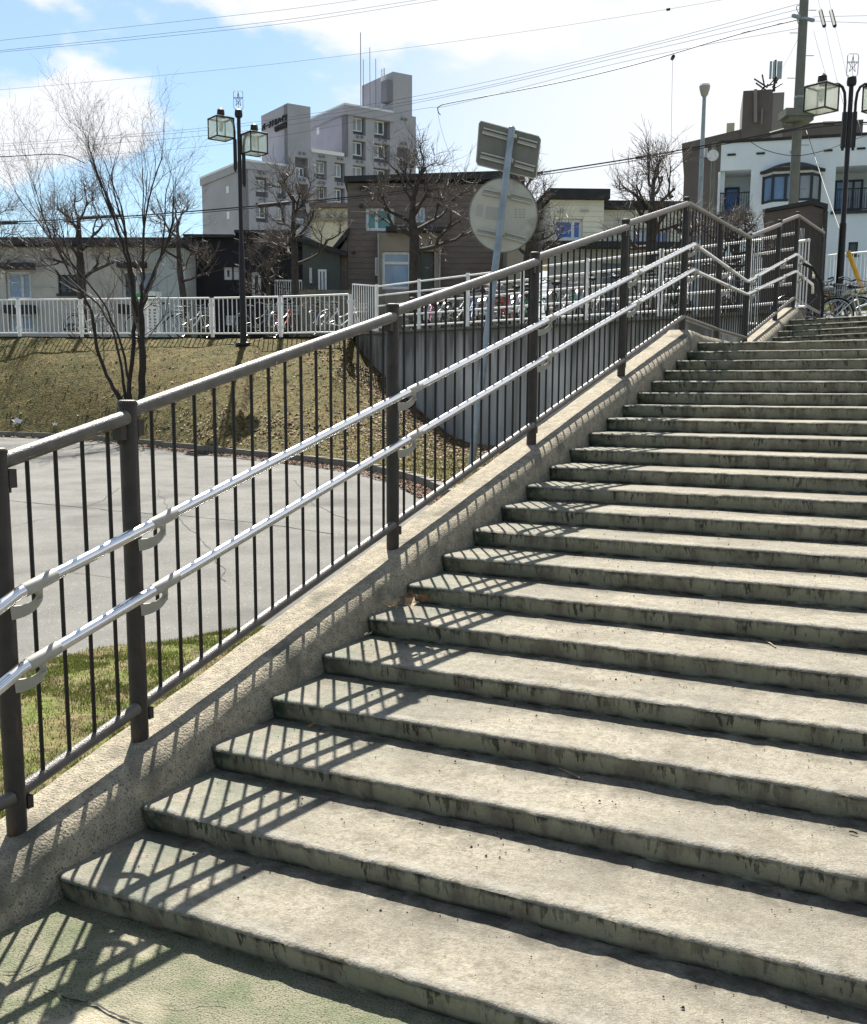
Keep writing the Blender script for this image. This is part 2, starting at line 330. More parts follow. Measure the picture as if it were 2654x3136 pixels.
# ================================================================== TERRAIN
def zroad(s): return -0.05 + 0.019 * max(0.0, s - 3.0)
def on_road(u, v):
    q = ray(u, v); p = None; z = 0.2
    for _ in range(12):
        p = CAM + q * ((z - CAM.z) / q.z); z = zroad(ts(p)[1])
    return V((p.x, p.y, z))
# kerb line: where the asphalt ends
kpx = [(-1500, 1322), (-700, 1316), (0, 1337), (300, 1352), (576, 1380), (765, 1402), (977, 1422), (1186, 1455), (1300, 1490), (1420, 1560)]
kerb = [on_road(*p) for p in kpx]
k2 = []
for a, b in zip(kerb[:-1], kerb[1:]):
    n_ = max(1, int((b - a).length / 0.6))
    k2 += [a.lerp(b, i / n_) for i in range(n_)]
k2.append(kerb[-1])
k2 = [p for p in k2 if p.x < -0.35]; e = k2[-1]; d = (k2[-1] - k2[-2]).normalized()
if d.x > 0: k2.append(e + d * ((-0.30 - e.x) / max(d.x, 0.2)))
for it in range(3):
    k2 = [k2[0]] + [(k2[i - 1] + k2[i] * 2 + k2[i + 1]) / 4 for i in range(1, len(k2) - 1)] + [k2[-1]]
for p in k2: p.z = zroad(ts(p)[1])
kerb = k2
# retaining-wall line
def tsD(t, D):
    """point at lateral t (px ratio based) and camera depth D, horizontally"""
    s = (D - 0.0) ; return t, s
WA = at(1085, 1014, 27.0); WB = at(2267, 992, 16.8)
wall_dir = V((WB.x - WA.x, WB.y - WA.y, 0)).normalized(); wall_n = V((wall_dir.y, -wall_dir.x, 0))      # towards the camera side
if wall_n.dot(V((CAM.x - WA.x, CAM.y - WA.y, 0))) < 0: wall_n = -wall_n
def on_wall(u, v):
    q = ray(u, v); k = (WA - CAM).dot(wall_n) / q.dot(wall_n); return CAM + q * k
gpx = [(-560, 1034, 32.6), (-345, 1033, 31.3), (-140, 1032, 30.1), (60, 1031, 28.9), (251, 1033, 28.2), (449, 1033, 27.6), (651, 1033.5, 27.1), (860, 1033, 26.4), (1075, 1029, 25.6)]
gpts = [at(*p) for p in gpx]                     # foot of every guard-fence post
gpts = [at(-1500, 1040, 36)] + gpts
toe_px = [(1082, 1040), (1118, 1094), (1172, 1149), (1217, 1194), (1272, 1249), (1322, 1294), (1376, 1335), (1440, 1362), (1482, 1367)]
toe = [on_wall(*p) for p in toe_px]
wall_len = (V((WB.x, WB.y, 0)) - V((WA.x, WA.y, 0))).length
zt = toe[-1].z
# the wall line runs on until it meets the stair curb
kx = (-0.30 - WA.x) / wall_dir.x; WE = WA + wall_dir * kx; WE.z = WB.z
toe += [V((WE.x, WE.y, zt)).lerp(toe[-1], 0.5), V((WE.x, WE.y, zt))]
# ---- road sheet
near = []
nk = len(kerb)
for i, p in enumerate(kerb):
    f = i / (nk - 1); near.append(V((-0.28 - (1 - f) ** 3 * 30, -7.0 + (kerb[-1].y + 7.0) * f ** 2, 0)))
near[-1] = V((-0.28, kerb[-1].y - 0.02, 0))
rows = []
for j in range(25):
    g = j / 24; row = []
    for a, b in zip(near, kerb):
        q = a.lerp(b, g); q.z = zroad(max(0, ts(q)[1])) ; row.append(q)
    rows.append(row)
mb = MB().grid(rows)
road = put('parking_road', mb, m_asph, org=V((0, 0, 0))); tag(road, kind='structure')
# tar-dark cracks in the asphalt
cr = MB()
def crack(pts, w_=0.012):
    P_ = [on_road(*p) for p in pts]; fine = []
    for a, b in zip(P_[:-1], P_[1:]):
        n_ = max(2, int((b - a).length / 0.12))
        for i in range(n_):
            q = a.lerp(b, i / n_); d = (b - a).normalized(); s_ = V((-d.y, d.x, 0)); q = q + s_ * nsy(q.x * 3, q.y * 3) * 0.06; fine.append((q, s_))
    vs = []
    for q, s_ in fine:
        ww = w_ * (0.5 + abs(nsy(q.x * 7, q.y * 7, 3)) * 1.6)
        for k in (-1, 1): x = q + s_ * ww * k; x.z = zroad(ts(x)[1]) + 0.004; vs.append(x)
    cr.add(vs, [(2 * i, 2 * i + 1, 2 * i + 3, 2 * i + 2) for i in range(len(fine) - 1)])
crack([(-200, 1525), (20, 1533), (370, 1566), (560, 1580), (780, 1600), (1050, 1640)], 0.012)
crack([(255, 1556), (310, 1535), (372, 1492)], .006); crack([(20, 1617), (110, 1595), (200, 1575)], .005)
crack([(480, 1500), (520, 1560), (560, 1600), (640, 1680), (700, 1790)], .005); crack([(900, 1470), (950, 1540), (1080, 1600)], .006); crack([(30, 1760), (180, 1745), (340, 1770), (520, 1830)], .004)
tag(put('road_crack', cr, mat('crack_tar', (0.02, 0.02, 0.02)), road, org=V((0, 0, 0))), 'dark crack lines in the asphalt')
# ---- bank sheet from the kerb up to the fence line and the wall toe
top = []
tl = gpts + toe; cum = [0]
for a, b in zip(tl[:-1], tl[1:]): cum.append(cum[-1] + (V((a.x, a.y)) - V((b.x, b.y))).length)
def along(pl, cm, f):
    x = f * cm[-1]
    for i in range(len(pl) - 1):
        if x <= cm[i + 1] + 1e-9: return pl[i].lerp(pl[i + 1], (x - cm[i]) / max(1e-9, cm[i + 1] - cm[i]))
    return pl[-1].copy()
ck = [0]
for a, b in zip(kerb[:-1], kerb[1:]): ck.append(ck[-1] + (a - b).length)
NC = 260; rows = []
KH = 0.13
NR = 34
for j in range(NR + 1):
    g = j / NR; row = []
    for i in range(NC + 1):
        f = i / NC
        a = along(kerb, ck, f); b = along(tl, cum, f)
        dirn = (V((b.x, b.y, 0)) - V((a.x, a.y, 0))).normalized()
        a2 = a + dirn * 0.13; a2.z = a.z + KH - 0.01
        q = a2.lerp(b, g)
        gz = g + 0.10 * math.sin(math.pi * g)              # slightly convex
        q.z = a2.z + (b.z - a2.z) * min(1.0, gz if f < 0.62 else g ** (1 + 0.6 * smooth((f - .62) / .2)))
        if 0 < j < NR: q.z += nsy(q.x * 1.3, q.y * 1.3) * 0.05 + nsy(q.x * 6, q.y * 6, 5) * 0.02
        if j == NR and f < 0.62: pass
        row.append(q)
    rows.append(row)
mb = MB().grid(rows); bank_mb = mb
bank = put('grass_bank', mb, m_bank, smooth=True, org=V((0, 0, 0))); tag(bank, kind='structure')
bank_bvh = BVHTree.FromPolygons([tuple(p) for p in mb.v], mb.f)
def hit(u, v, bvh=None):
    h = (bvh or bank_bvh).ray_cast(CAM, ray(u, v).normalized()); return h[0]
def drop(p, bvh=None):
    h = (bvh or bank_bvh).ray_cast(V((p.x, p.y, 50)), V((0, 0, -1))); return h[0]
# ---- plaza / street level behind the fence, the wall and the head of the stairs
fr = [V((WA.x, WA.y, WA.z))]
ztop = lambda p: 2.89 + (2.70 - 2.89) * min(1, max(0, (p - WA).dot(wall_dir) / wall_len))
front = [p.copy() for p in gpts] + [V((q.x, q.y, ztop(q))) for q in [WA + wall_dir * (wall_len * k / 8) for k in range(9)]]
front += [V((WE.x, WE.y, 2.66)), V((-0.28, 15.2, 2.55)), V((-0.28, 13.6, 2.44)), V((2.0, 13.4, 2.44)), V((5.2, 13.3, 2.44)), V((12, 12.5, 2.5)), V((30, 10, 2.6)), V((80, 0, 2.8))]
offs = [-0.12, 0.25, .6, 1.2, 2, 3, 4.5, 6.5, 9, 12, 16, 21, 28, 38, 55, 90, 160, 400]
def plaza_z(z0, o, ratio):
    k = smooth((ratio - 0.24) / 0.12)
    zl = z0 + (2.96 - z0) * smooth(o / 5) + 0.004 * max(0, o)
    zr = z0 + 0.012 * min(o, 6) + 0.125 * min(max(0, o - 6), 29) + 0.02 * max(0, o - 35)
    return zl * (1 - k) + zr * k
f2 = []
for a, b in zip(front[:-1], front[1:]):
    n_ = max(1, int((b - a).length / 1.0)); f2 += [a.lerp(b, i / n_) for i in range(n_)]
f2.append(front[-1]); rows = []
for o_ in offs:
    row = []
    for p in f2:
        t, s = ts(p); d = V((p.x - CAM.x, p.y - CAM.y, 0)); dl = d.length; d.normalize()
        q = p + d * o_; q.z = plaza_z(p.z, max(0, o_), t / max(s, 1)); row.append(q)
    rows.append(row)
pz = MB().grid(rows); plaza = put('street_ground', pz, m_plaza, smooth=True, org=V((0, 0, 0))); tag(plaza, kind='structure')
plaza_bvh = BVHTree.FromPolygons([tuple(p) for p in pz.v], pz.f)
def gz(p): h = drop(p, plaza_bvh); return h.z if h else 2.9
# ---- everything else under and behind
mb = MB(); ring = []
for i in range(48): a = 2 * math.pi * i / 48; ring.append(V((math.cos(a) * 600, math.sin(a) * 600, -0.35)))
mb.add(ring, [tuple(range(48))]); tag(put('ground', mb, m_bank, org=V((0, 0, 0))), kind='structure')
# grass verge beside the curb
vb = []
vpx = [(-900, 2330), (-300, 2130), (0, 2046), (200, 2010), (430, 1975), (560, 1950), (660, 1930), (740, 1925), (800, 1945)]
edge = [on_road(*p) for p in vpx]; rows = []
for i in range(len(edge) * 6 - 5):
    f = i / 6; k = min(int(f), len(edge) - 2); q = edge[k].lerp(edge[k + 1], f - k); q = q + V((nsy(q.x * 2, q.y * 2) * .12, nsy(q.y * 2, q.x * 2, 4) * .1, 0)); row = []
    for j in range(9):
        g = j / 8; inner = V((-0.24, q.y + 0.05, 0)); p = V((min(q.x, -0.26), q.y, 0)).lerp(inner, g)
        p.z = zroad(max(0, ts(p)[1])) + (0.012 + 0.06 * smooth(g * 2.5) + nsy(p.x * 2, p.y * 2) * 0.02 if j else 0.002); row.append(p)
    rows.append(row)
mb = MB().grid(rows); verge = put('grass_verge', mb, m_lawn, smooth=True, org=V((0, 0, 0))); tag(verge, kind='structure')
verge_bvh = BVHTree.FromPolygons([tuple(p) for p in mb.v], mb.f); verge_f = mb

# ================================================================== STAIRCASE
H, D_, X1 = 0.09, 0.37, 5.0
noses = [(i, i * D_, i * H, D_, 0.0, 0.0) for i in range(1, 22)]
noses.append((22, 22 * D_, 22 * H, 11.2 - 22 * D_ + D_, 0.0, 0.03 / 3))
for i in range(23, 28): noses.append((i, 11.2 + (i - 22) * D_, i * H + 0.03, D_ if i < 27 else 2.6, 0.032, 0.0))
stairs = thing('staircase', (0, 0, 0), 'long flight of shallow weathered concrete steps with mossy risers and a rough side curb', 'stairs')
for (i, y, z, dep, tilt, ts_) in noses:
    NX = 460 if i < 8 else (220 if i < 14 else 120)
    prof = [(dep + 0.03, 0), (dep * 0.75, 0), (dep * 0.45, 0), (0.10, 0), (0.03, -0.0005), (0.013, -0.0015), (0.004, -0.006), (0.0, -0.014), (0.003, -0.030), (0.010, -0.055), (0.018, -0.078), (0.026, -0.105), (0.05, -0.14), (dep, -0.14)]
    rows = []
    seed = i * 3.7
    for j, (py, pz_) in enumerate(prof):
        row = []
        for k in range(NX + 1):
            x = X1 * (k / NX) ** (1.15)
            cornr = max(0.0, 1 - x / 0.03) ** 2 * 0.014
            wob = nsy(x * 0.9, seed) * 0.006 + nsy(x * 5, seed, 2) * 0.003 + nsy(x * 22, seed, 4) * 0.0025
            chip = max(0.0, nsy(x * 3.1, seed, 9) - 0.36) * 0.05 + max(0.0, nsy(x * 14, seed, 12) - 0.25) * 0.018 + abs(nsy(x * 45, seed, 14)) * 0.0045
            edge_ = 1.0 if 3 <= j <= 8 else (0.5 if j in (9, 10) else 0.0)
            yy = py + (wob + cornr) * (1 if j >= 3 else 0) + chip * edge_ + (nsy(x * 9, pz_ * 40, seed) * 0.003 + nsy(x * 4, pz_ * 18, seed + 5) * 0.006 + max(0, nsy(x * 2.3, pz_ * 12, seed + 9) - .3) * .03 if j > 7 else 0)
            zz = pz_ + (nsy(x * 0.7, py * 2 + seed, 7) * 0.006 + nsy(x * 5, py * 6, seed) * 0.002 if j < 5 else nsy(x * 25, seed, 6) * 0.002) - chip * 0.4 * (1 if 4 <= j <= 6 else 0)
            row.append(V((x, yy, zz + tilt * x + (ts_ * py if j < 3 else 0))))
        rows.append(row)
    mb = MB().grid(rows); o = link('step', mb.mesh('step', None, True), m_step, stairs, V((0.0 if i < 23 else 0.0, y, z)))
    for p in o.data.polygons: pass
# ---- curb: rounded-shoulder profile swept up both flights
def curb_top(y):
    if y < 0.10: return 0.135 - 0.0 * y
    z1 = 0.2433 * y + 0.109
    if y <= 8.1: return z1
    pk = 0.2433 * 8.15 + 0.109
    if y < 8.5: return pk - 0.02 * ((y - 8.1) / 0.4) ** 2
    if y < 11.0: return (pk - 0.02) + (2.045 - (pk - 0.02)) * smooth((y - 8.5) / 2.3)
    if y < 13.95: return 2.045 + (y - 11.0) * 0.2165
    return 2.684 - 0.19 * smooth((y - 13.95) / 1.1)
prof = [(-0.27, -0.60), (-0.27, -0.15), (-0.27, -0.02), (-0.262, -0.006), (-0.245, 0.0), (-0.20, 0.0), (-0.15, 0.0), (-0.10, 0.0), (-0.075, -0.003), (-0.05, -0.012), (-0.03, -0.028), (-0.016, -0.05), (-0.006, -0.085), (0.0, -0.13), (0.002, -0.19), (0.002, -0.30), (0.002, -0.45)]
rows = []; y = -2.6
while y < 15.3:
    z = curb_top(y) + nsy(y * 1.2, 3.3) * 0.006; row = []
    for (x, dz) in prof:
        sl_ = 1.0
        p = V((x + nsy(y * 5, x * 20, dz * 12) * 0.004, y + 0.0, z + dz + nsy(y * 7, x * 15, 8) * 0.003))
        if dz > -0.2: p.x += nsy(y * 30, x * 40, dz * 40) * 0.0025
        row.append(p)
    rows.append(row); y += 0.035 if y < 5 else 0.07
cb = MB().grid(rows)
put('side_curb', cb, m_curb, stairs, smooth=True, org=V((0, 0, 0)))
rows = [[V((x + X1 + 0.27, yy, curb_top(yy) + dz + 0.02)) for x, dz in prof[::-1]] for yy in [-2.6 + 0.2 * k for k in range(90)]]
put('side_curb', MB().grid([[V((2 * (X1 + .27) - p.x, p.y, p.z)) for p in r] for r in rows]), m_curb, stairs, smooth=True, org=V((0, 0, 0)))
# ---- landing slab at the foot
rows = []
for j in range(60):
    yy = 0.40 - j * 0.1; row = []
    for k in range(90):
        xx = -0.02 + k * 0.07; row.append(V((xx, yy, nsy(xx * 1.2, yy * 1.2, 3) * 0.006)))
    rows.append(row)
slab = put('pavement', MB().grid(rows), m_pave, smooth=True, org=V((0, 0, 0))); tag(slab, kind='structure')
rows = [[V((xx, yy, -0.02)) for xx in (-0.27, -3, -14)] for yy in (0.2, -2, -5.6)]
tag(put('pavement', MB().grid(rows), m_pave, org=V((0, 0, 0))), kind='structure')
cr = MB()
def scrack(pts, w_):
    P_ = [atz(u, v, 0.0) for u, v in pts]; L_ = []
    for a, b in zip(P_[:-1], P_[1:]):
        n_ = 8
        for i in range(n_):
            q = a.lerp(b, i / n_); d = (b - a).normalized(); s_ = V((-d.y, d.x, 0)); q = q + s_ * nsy(q.x * 14, q.y * 14) * 0.012; L_.append((q, s_, w_ * (0.3 + abs(nsy(q.x * 25, q.y * 25)) * 2)))
    vs = []
    for q, s_, ww in L_:
        for k in (-1, 1): x = q + s_ * ww * k; x.z = 0.0085; vs.append(x)
    cr.add(vs, [(2 * i, 2 * i + 1, 2 * i + 3, 2 * i + 2) for i in range(len(L_) - 1)])
scrack([(10, 2984), (60, 2984), (110, 2960), (200, 2952), (300, 2948)], 0.0022); scrack([(135, 3037), (200, 3065), (290, 3085), (370, 3125), (450, 3150)], 0.0045)
scrack([(500, 3085), (560, 3090), (620, 3078), (700, 3084)], 0.002)
put('surface_crack', cr, MATS['crack_tar'], slab, org=V((0, 0, 0)))

# ================================================================== STAIR RAILING
railing = thing('stair_railing', (-0.15, 0.37, 0.2), 'brown steel stair railing with thin dark balusters and two bright handrails along the curb', 'railing')
PY = [0.370, 0.920, 2.733, 4.527, 6.359, 8.149]
posts = [(-2.35, 0.06, 1.378), (-1.45, 0.06, 1.378), (-0.55, 0.10, 1.378)] + [(y, curb_top(y) - 0.01, 0.2433 * y + 0.109 + 1.18) for y in PY]
posts += [(9.55, 2.02, 3.285), (11.0, 2.02, 3.31), (12.86, 2.40, 3.71), (14.2, 2.60, 4.0), (16.7, 2.62, 4.08)]
RX = -0.15
for (y, z0, z1) in posts:
    mb = MB(); mb.tube([(RX, y, z0 - 0.03), (RX, y, z1 - 0.012), (RX, y, z1 - 0.003), (RX, y, z1)], [0.031, 0.031, 0.029, 0.022], 20)
    mb.tube([(RX, y, z1 - 0.018), (RX, y, z1 - 0.006)], 0.0335, 20)
    p = put('post', mb, m_post, railing, smooth=True, org=V((RX, y, z0)))
    ft = MB().tube([(RX, y, z0 - 0.01), (RX, y, z0 + 0.004)], [0.043, 0.036], 16); put('foot_grout', ft, m_curb, p, smooth=True, org=V((RX, y, z0)))
for a, b in zip(posts[:-1], posts[1:]):
    ya, yb = a[0], b[0]
    lo = lambda q: (0.2433 * q[0] + 0.109 + 0.12) if 0.3 < q[0] < 8.2 else {-2.35: 0.25, -1.45: 0.25, -0.55: 0.25, 9.55: 2.165, 11.0: 2.14, 12.86: 2.54, 14.2: 2.83, 16.7: 2.78}[q[0]]
    za, zb = a[2] - 0.045, b[2] - 0.045; la, lb = lo(a), lo(b)
    d1 = 0.030
    mb = MB().tube([(RX - 0.004, ya + d1 - 0.01, za + (zb - za) * 0.02), (RX + 0.018, yb - 0.028, zb - (zb - za) * 0.02 - 0.01)], 0.0245, 16)
    tr = put('top_rail', mb, m_rail, railing, smooth=True)
    cl = MB()
    for (yy, zz, sg) in ((ya + 0.035, za, 1), (yb - 0.05, zb - 0.012, -1)):
        put('clamp', MB().box((RX - 0.012, yy - 0.012, zz - 0.075), (RX + 0.024, yy + 0.016, zz - 0.02)), m_post, tr)
        put('bolt', MB().tube([(RX + 0.006, yy, zz - 0.090), (RX + 0.006, yy, zz - 0.076)], 0.007, 6), m_post, tr)
    mb = MB().tube([(RX - 0.004, ya + d1 - 0.01, la), (RX + 0.016, yb - 0.026, lb)], 0.0215, 14); br = put('bottom_rail', mb, m_rail, railing, smooth=True)
    cl = MB(); cl.box((RX - 0.012, ya + 0.028, la - 0.055), (RX + 0.022, ya + 0.05, la - 0.015)); put('clamp', cl, m_post, br)
    Lh = yb - ya; n_ = max(1, round(Lh / 0.1128) - 1)
    for k in range(n_):
        f = (k + 1) / (n_ + 1); y = ya + Lh * f; x = RX + 0.014 * f
        bar('baluster', (x, y, la + (lb - la) * f + 0.015), (x, y, za + (zb - za) * f - 0.018), 0.0068, m_bar, railing, 6)
HX = -0.06
def hr_path(off):
    """handrail centre line; off = height above the curb line (0.765 upper, 0.54 lower)"""
    P_ = [(-2.2, 0.075 + off), (-0.05, 0.075 + off)]
    P_ += [(0.09, 0.085 + off), (0.20, 0.13 + off), (0.28, 0.165 + off)]
    P_ += [(y, 0.2433 * y + 0.109 + off) for y in (0.34, 0.5, 2.0, 4.0, 6.0, 7.9)]
    P_ += [(8.10, 0.2433 * 8.1 + 0.109 + off), (8.20, 0.2433 * 8.15 + 0.10 + off)]
    top2 = 0.765 - off
    P_ += [(10.50, 2.735 - top2 * 0.62), (10.62, 2.745 - top2 * 0.62), (13.70, 3.365 - top2), (13.80, 3.372 - top2), (15.3, 3.33 - top2), (15.36, 3.28 - top2), (15.37, 3.20 - top2)]
    return [V((HX, y, z)) for y, z in P_]
for off in (0.765, 0.54):
    P_ = hr_path(off); mb = MB().tube(P_, 0.0185, 24)
    hr = put('handrail', mb, m_steel, railing, smooth=False)
    for p in hr.data.polygons: p.use_smooth = True
    def zat(y):
        for a, b in zip(P_[:-1], P_[1:]):
            if a.y <= y <= b.y: return a.z + (b.z - a.z) * (y - a.y) / max(1e-6, b.y - a.y), (b.z - a.z) / max(1e-6, b.y - a.y)
        return P_[-1].z, 0
    for (y, z0, z1) in posts[1:-1]:
        ys = y + 0.055
        z, s_ = zat(ys)
        mb = MB(); L_ = 0.062
        mb.tube([(HX, ys - L_, z - s_ * L_), (HX, ys - L_ + .004, z - s_ * (L_ - .004)), (HX, ys + L_ - .004, z + s_ * (L_ - .004)), (HX, ys + L_, z + s_ * L_)], [0.0188, 0.0206, 0.0206, 0.0188], 18)
        mb.tube([(HX - 0.002, ys - 0.01, z - 0.008), (HX - 0.002, ys, z - 0.034)], [0.020, 0.010], 8)
        put('sleeve', mb, m_brkt, hr, smooth=True)
        mb = MB(); W_ = []
        for k in range(9):
            f = k / 8; a = f * math.pi / 2
            W_.append(V((HX - 0.062 * (1 - math.cos(a)), ys - 0.055 * (1 - math.cos(a)) , z - 0.032 - 0.056 * math.sin(a))))
        # blade-like arm: boxes swept along the arc
        vs = []; fs = []
        for k, p in enumerate(W_):
            f = k / 8; hw = 0.0065; hh = 0.008 + 0.013 * f
            d = (W_[min(k + 1, 8)] - W_[max(k - 1, 0)]).normalized(); side = V((0.55, -0.8, 0)).normalized(); nn = d.cross(side).normalized()
            for sx_, sy_ in ((-1, -1), (1, -1), (1, 1), (-1, 1)): vs.append(p + side * hw * sx_ + nn * hh * sy_)
        for k in range(8):
            for c in range(4): fs.append((k * 4 + c, k * 4 + (c + 1) % 4, k * 4 + 4 + (c + 1) % 4, k * 4 + 4 + c))
        fs += [(0, 3, 2, 1), (32, 33, 34, 35)]
        mb.add(vs, fs); mb.tube([(HX + 0.005, ys - 0.004, z - 0.05), (HX + 0.016, ys - 0.014, z - 0.05)], 0.006, 8)
        put('bracket', mb, m_brkt, hr)

# ================================================================== KERB, WALL, FENCES
kerbo = tag(bpy.data.objects.new('kerb', None), kind='structure'); COL.objects.link(kerbo)
x = 0.0; i = 0
while x < ck[-1] - 0.3:
    a = along(kerb, ck, x / ck[-1]); b = along(kerb, ck, min(1, (x + 0.59) / ck[-1]))
    if ts(a)[0] > -17:
        d = (b - a); d.z = 0; d.normalize(); n_ = V((-d.y, d.x, 0))
        if n_.dot(a - CAM) < 0: n_ = -n_
        M = Matrix((d, n_, V((0, 0, 1)))).transposed().to_4x4(); M.translation = a
        mb = MB(); L_ = (b - a).length; hh = KH + rnd.uniform(-0.006, 0.006)
        mb.prism([(0.004, -0.1), (L_ - 0.004, -0.1), (L_ - 0.004, hh - 0.02), (L_ - 0.012, hh), (0.012, hh), (0.004, hh - 0.02)], M, 0.14)
        put('kerb_stone', mb, m_kerb, kerbo)
    x += 0.6
wall = thing('retaining_wall', (WA.x, WA.y, 0.5), 'tall stained grey concrete retaining wall below the bicycle park', 'wall')
x = 0.0; WT = (WE - WA).length; nrm = -wall_n
while x < WT - 0.05:
    w_ = min(3.0, WT - x); a = WA + wall_dir * x; a.z = 0
    M = Matrix((wall_dir, nrm, V((0, 0, 1)))).transposed().to_4x4(); M.translation = a
    z0 = 2.89 - 0.19 * min(1, x / wall_len); z1 = 2.89 - 0.19 * min(1, (x + w_) / wall_len)
    mb = MB().prism([(0.006, -0.3), (w_ - 0.006, -0.3), (w_ - 0.006, z1), (0.006, z0)], M, 0.28)
    put('wall_panel', mb, m_wall, wall); 
    mb = MB().prism([(0.0, z0 + 0.003), (w_, z1 + 0.003), (w_, z1 + 0.06), (0, z0 + 0.06)], Matrix.Translation(wall_n * 0.02) @ M, 0.32); put('coping', mb, m_kerb, wall)
    x += 3.0
# ---- white guard fence on top of the bank
gf = thing('guard_fence', gpts[4], 'white steel guard fence with vertical bars along the top of the grass bank', 'fence')
GP = gpts[1:]
for i, p in enumerate(GP):
    mb = MB().box((-0.035, -0.03, -0.05), (0.035, 0.03, 0.98)); 
    d = (GP[min(i + 1, len(GP) - 1)] - GP[max(i - 1, 0)]); a = math.atan2(d.y, d.x); M = Matrix.Translation(p) @ Matrix.Rotation(a, 4, 'Z'); mb.v = [M @ q for q in mb.v]
    po = put('post', mb, m_white, gf)
    mb = MB().box((-0.09, -0.036, 0.77), (0.09, -0.030, 0.84)).box((-0.09, -0.036, 0.20), (0.09, -0.030, 0.27)); mb.v = [M @ q for q in mb.v]; put('joint_plate', mb, m_white, po)
for a, b in zip(GP[:-1], GP[1:]):
    d = (b - a); L_ = d.length; u_ = d / L_; a2 = a + u_ * 0.07; b2 = b - u_ * 0.07; z1, z2 = V((0, 0, 0.975)), V((0, 0, 0.10))
    bar('top_rail', a2 + z1, b2 + z1, 0.024, m_white, gf, 10); bar('bottom_rail', a2 + z2, b2 + z2, 0.019, m_white, gf, 8)
    n_ = 15
    for k in range(n_):
        q = a2.lerp(b2, (k + 0.5) / n_) if k not in (0, n_ - 1) else (a2 if k == 0 else b2)
        q = a2.lerp(b2, k / (n_ - 1)); bar('fence_bar', q + V((0, 0, .11)), q + V((0, 0, .965)), 0.0125, m_white, gf, 6)
# ---- rail fence on the wall
rf = thing('rail_fence', (WA.x, WA.y, 2.9), 'white five-rail pipe fence with peeling paint on top of the retaining wall', 'fence')
RF = []
for k in range(8):
    RF.append(None)
def wtop(s_): q = WA + wall_dir * s_ - wall_n * 0.14; q.z = 2.95 - 0.19 * min(1, s_ / wall_len); return q
rfu = [1139, 1267, 1415, 1580, 1774, 2000, 2267]
for k, u in enumerate(rfu):
    q = on_wall(u, 1010); RF[k] = wtop((q - WA).dot(wall_dir))
RF[7] = at(2440, 975, 15.9); RF[7].z = RF[6].z
RFH = 1.12
for p in RF: bar('post', p, p + V((0, 0, RFH)), 0.042, m_white, rf, 10)
for p in RF: put('post_cap', MB().tube([p + V((0, 0, RFH)), p + V((0, 0, RFH + 0.02))], [0.048, 0.035], 10), m_white, rf)
for a, b in zip(RF[:-1], RF[1:]):
    for h_ in (0.10, 0.36, 0.62, 0.87, 1.09): bar('rail', a + V((0, 0, h_)), b + V((0, 0, h_)), 0.022, m_white, rf, 8)
def bar_panel(label, a, b, n_, hgt):
    g = thing('bar_panel', a, label, 'fence panel')
    z1 = V((0, 0, hgt))
    bar('top_rail', a + z1, b + z1, 0.02, m_white, g, 8); bar('bottom_rail', a + V((0, 0, .05)), b + V((0, 0, .05)), 0.02, m_white, g, 8)
    for k in range(n_): q = a.lerp(b, k / (n_ - 1)); bar('fence_bar', q + V((0, 0, .05)), q + z1, 0.010, m_white, g, 6)
    return g
pa = at(1080, 1016, 25.9); pb = V(RF[0]); bar_panel('tall white barred panel closing the gap between guard fence and pipe fence', pa, pb + (pa - pb).normalized() * 0.06 - V((0, 0, .02)), 11, 1.12)
bar_panel('narrow white barred panel between the last two posts of the pipe fence, behind the landing', at(2290, 1003, 16.3), at(2318, 1003, 16.2), 4, 1.28)
pa = at(2437, 950, 15.2); bar_panel('narrow white barred panel standing beside the brown block at the head of the stairs', pa, at(2466, 950, 14.9), 4, 0.95)

# ================================================================== RIGHT-HAND FENCE, LAMPS, POLES, SIGN
rg = [at(2505, 893, 29.5), at(2560, 889, 29.0), at(2655, 884, 28.2), at(2760, 880, 27.4)]
bankr = []
for k in range(4): bankr.append(rg[k])
g = thing('guard_fence', rg[1], 'white steel guard fence standing on green grass behind the lamp at the right', 'fence')
for p in rg:
    bar('post', p + V((0, 0, -0.7)), p + V((0, 0, 1.02)), 0.04, m_white, g, 8)
for a, b in zip(rg[:-1], rg[1:]):
    bar('top_rail', a + V((0, 0, .95)), b + V((0, 0, .95)), 0.026, m_white, g, 8); bar('bottom_rail', a + V((0, 0, .1)), b + V((0, 0, .1)), 0.022, m_white, g, 8)
    n_ = max(3, round((b - a).length / 0.125))
    for k in range(1, n_): q = a.lerp(b, k / n_); bar('fence_bar', q + V((0, 0, .1)), q + V((0, 0, .95)), 0.010, m_white, g, 6)
# grassy mound under that fence
rows = []
mdir = (rg[3] - rg[0]).normalized(); mfr = V((-FH.x, -FH.y, 0))
for k in range(30):
    q0 = rg[0] + mdir * (-0.8 + k * 0.5); row = []
    for j in range(12):
        o_ = -3.0 + j * 0.55; q = q0 - mfr * o_ ; g0 = gz(q); hgt = (q0.z - 0.05) - g0
        q.z = g0 - 0.05 + max(0.02, hgt) * smooth(min(1, (o_ + 3.0) / 2.4)) + nsy(q.x * 3, q.y * 3) * 0.05; row.append(q)
    rows.append(row)
mnd = MB().grid(rows); o = put('grass_mound', mnd, m_lawn, smooth=True, org=V((0, 0, 0))); tag(o, kind='structure')

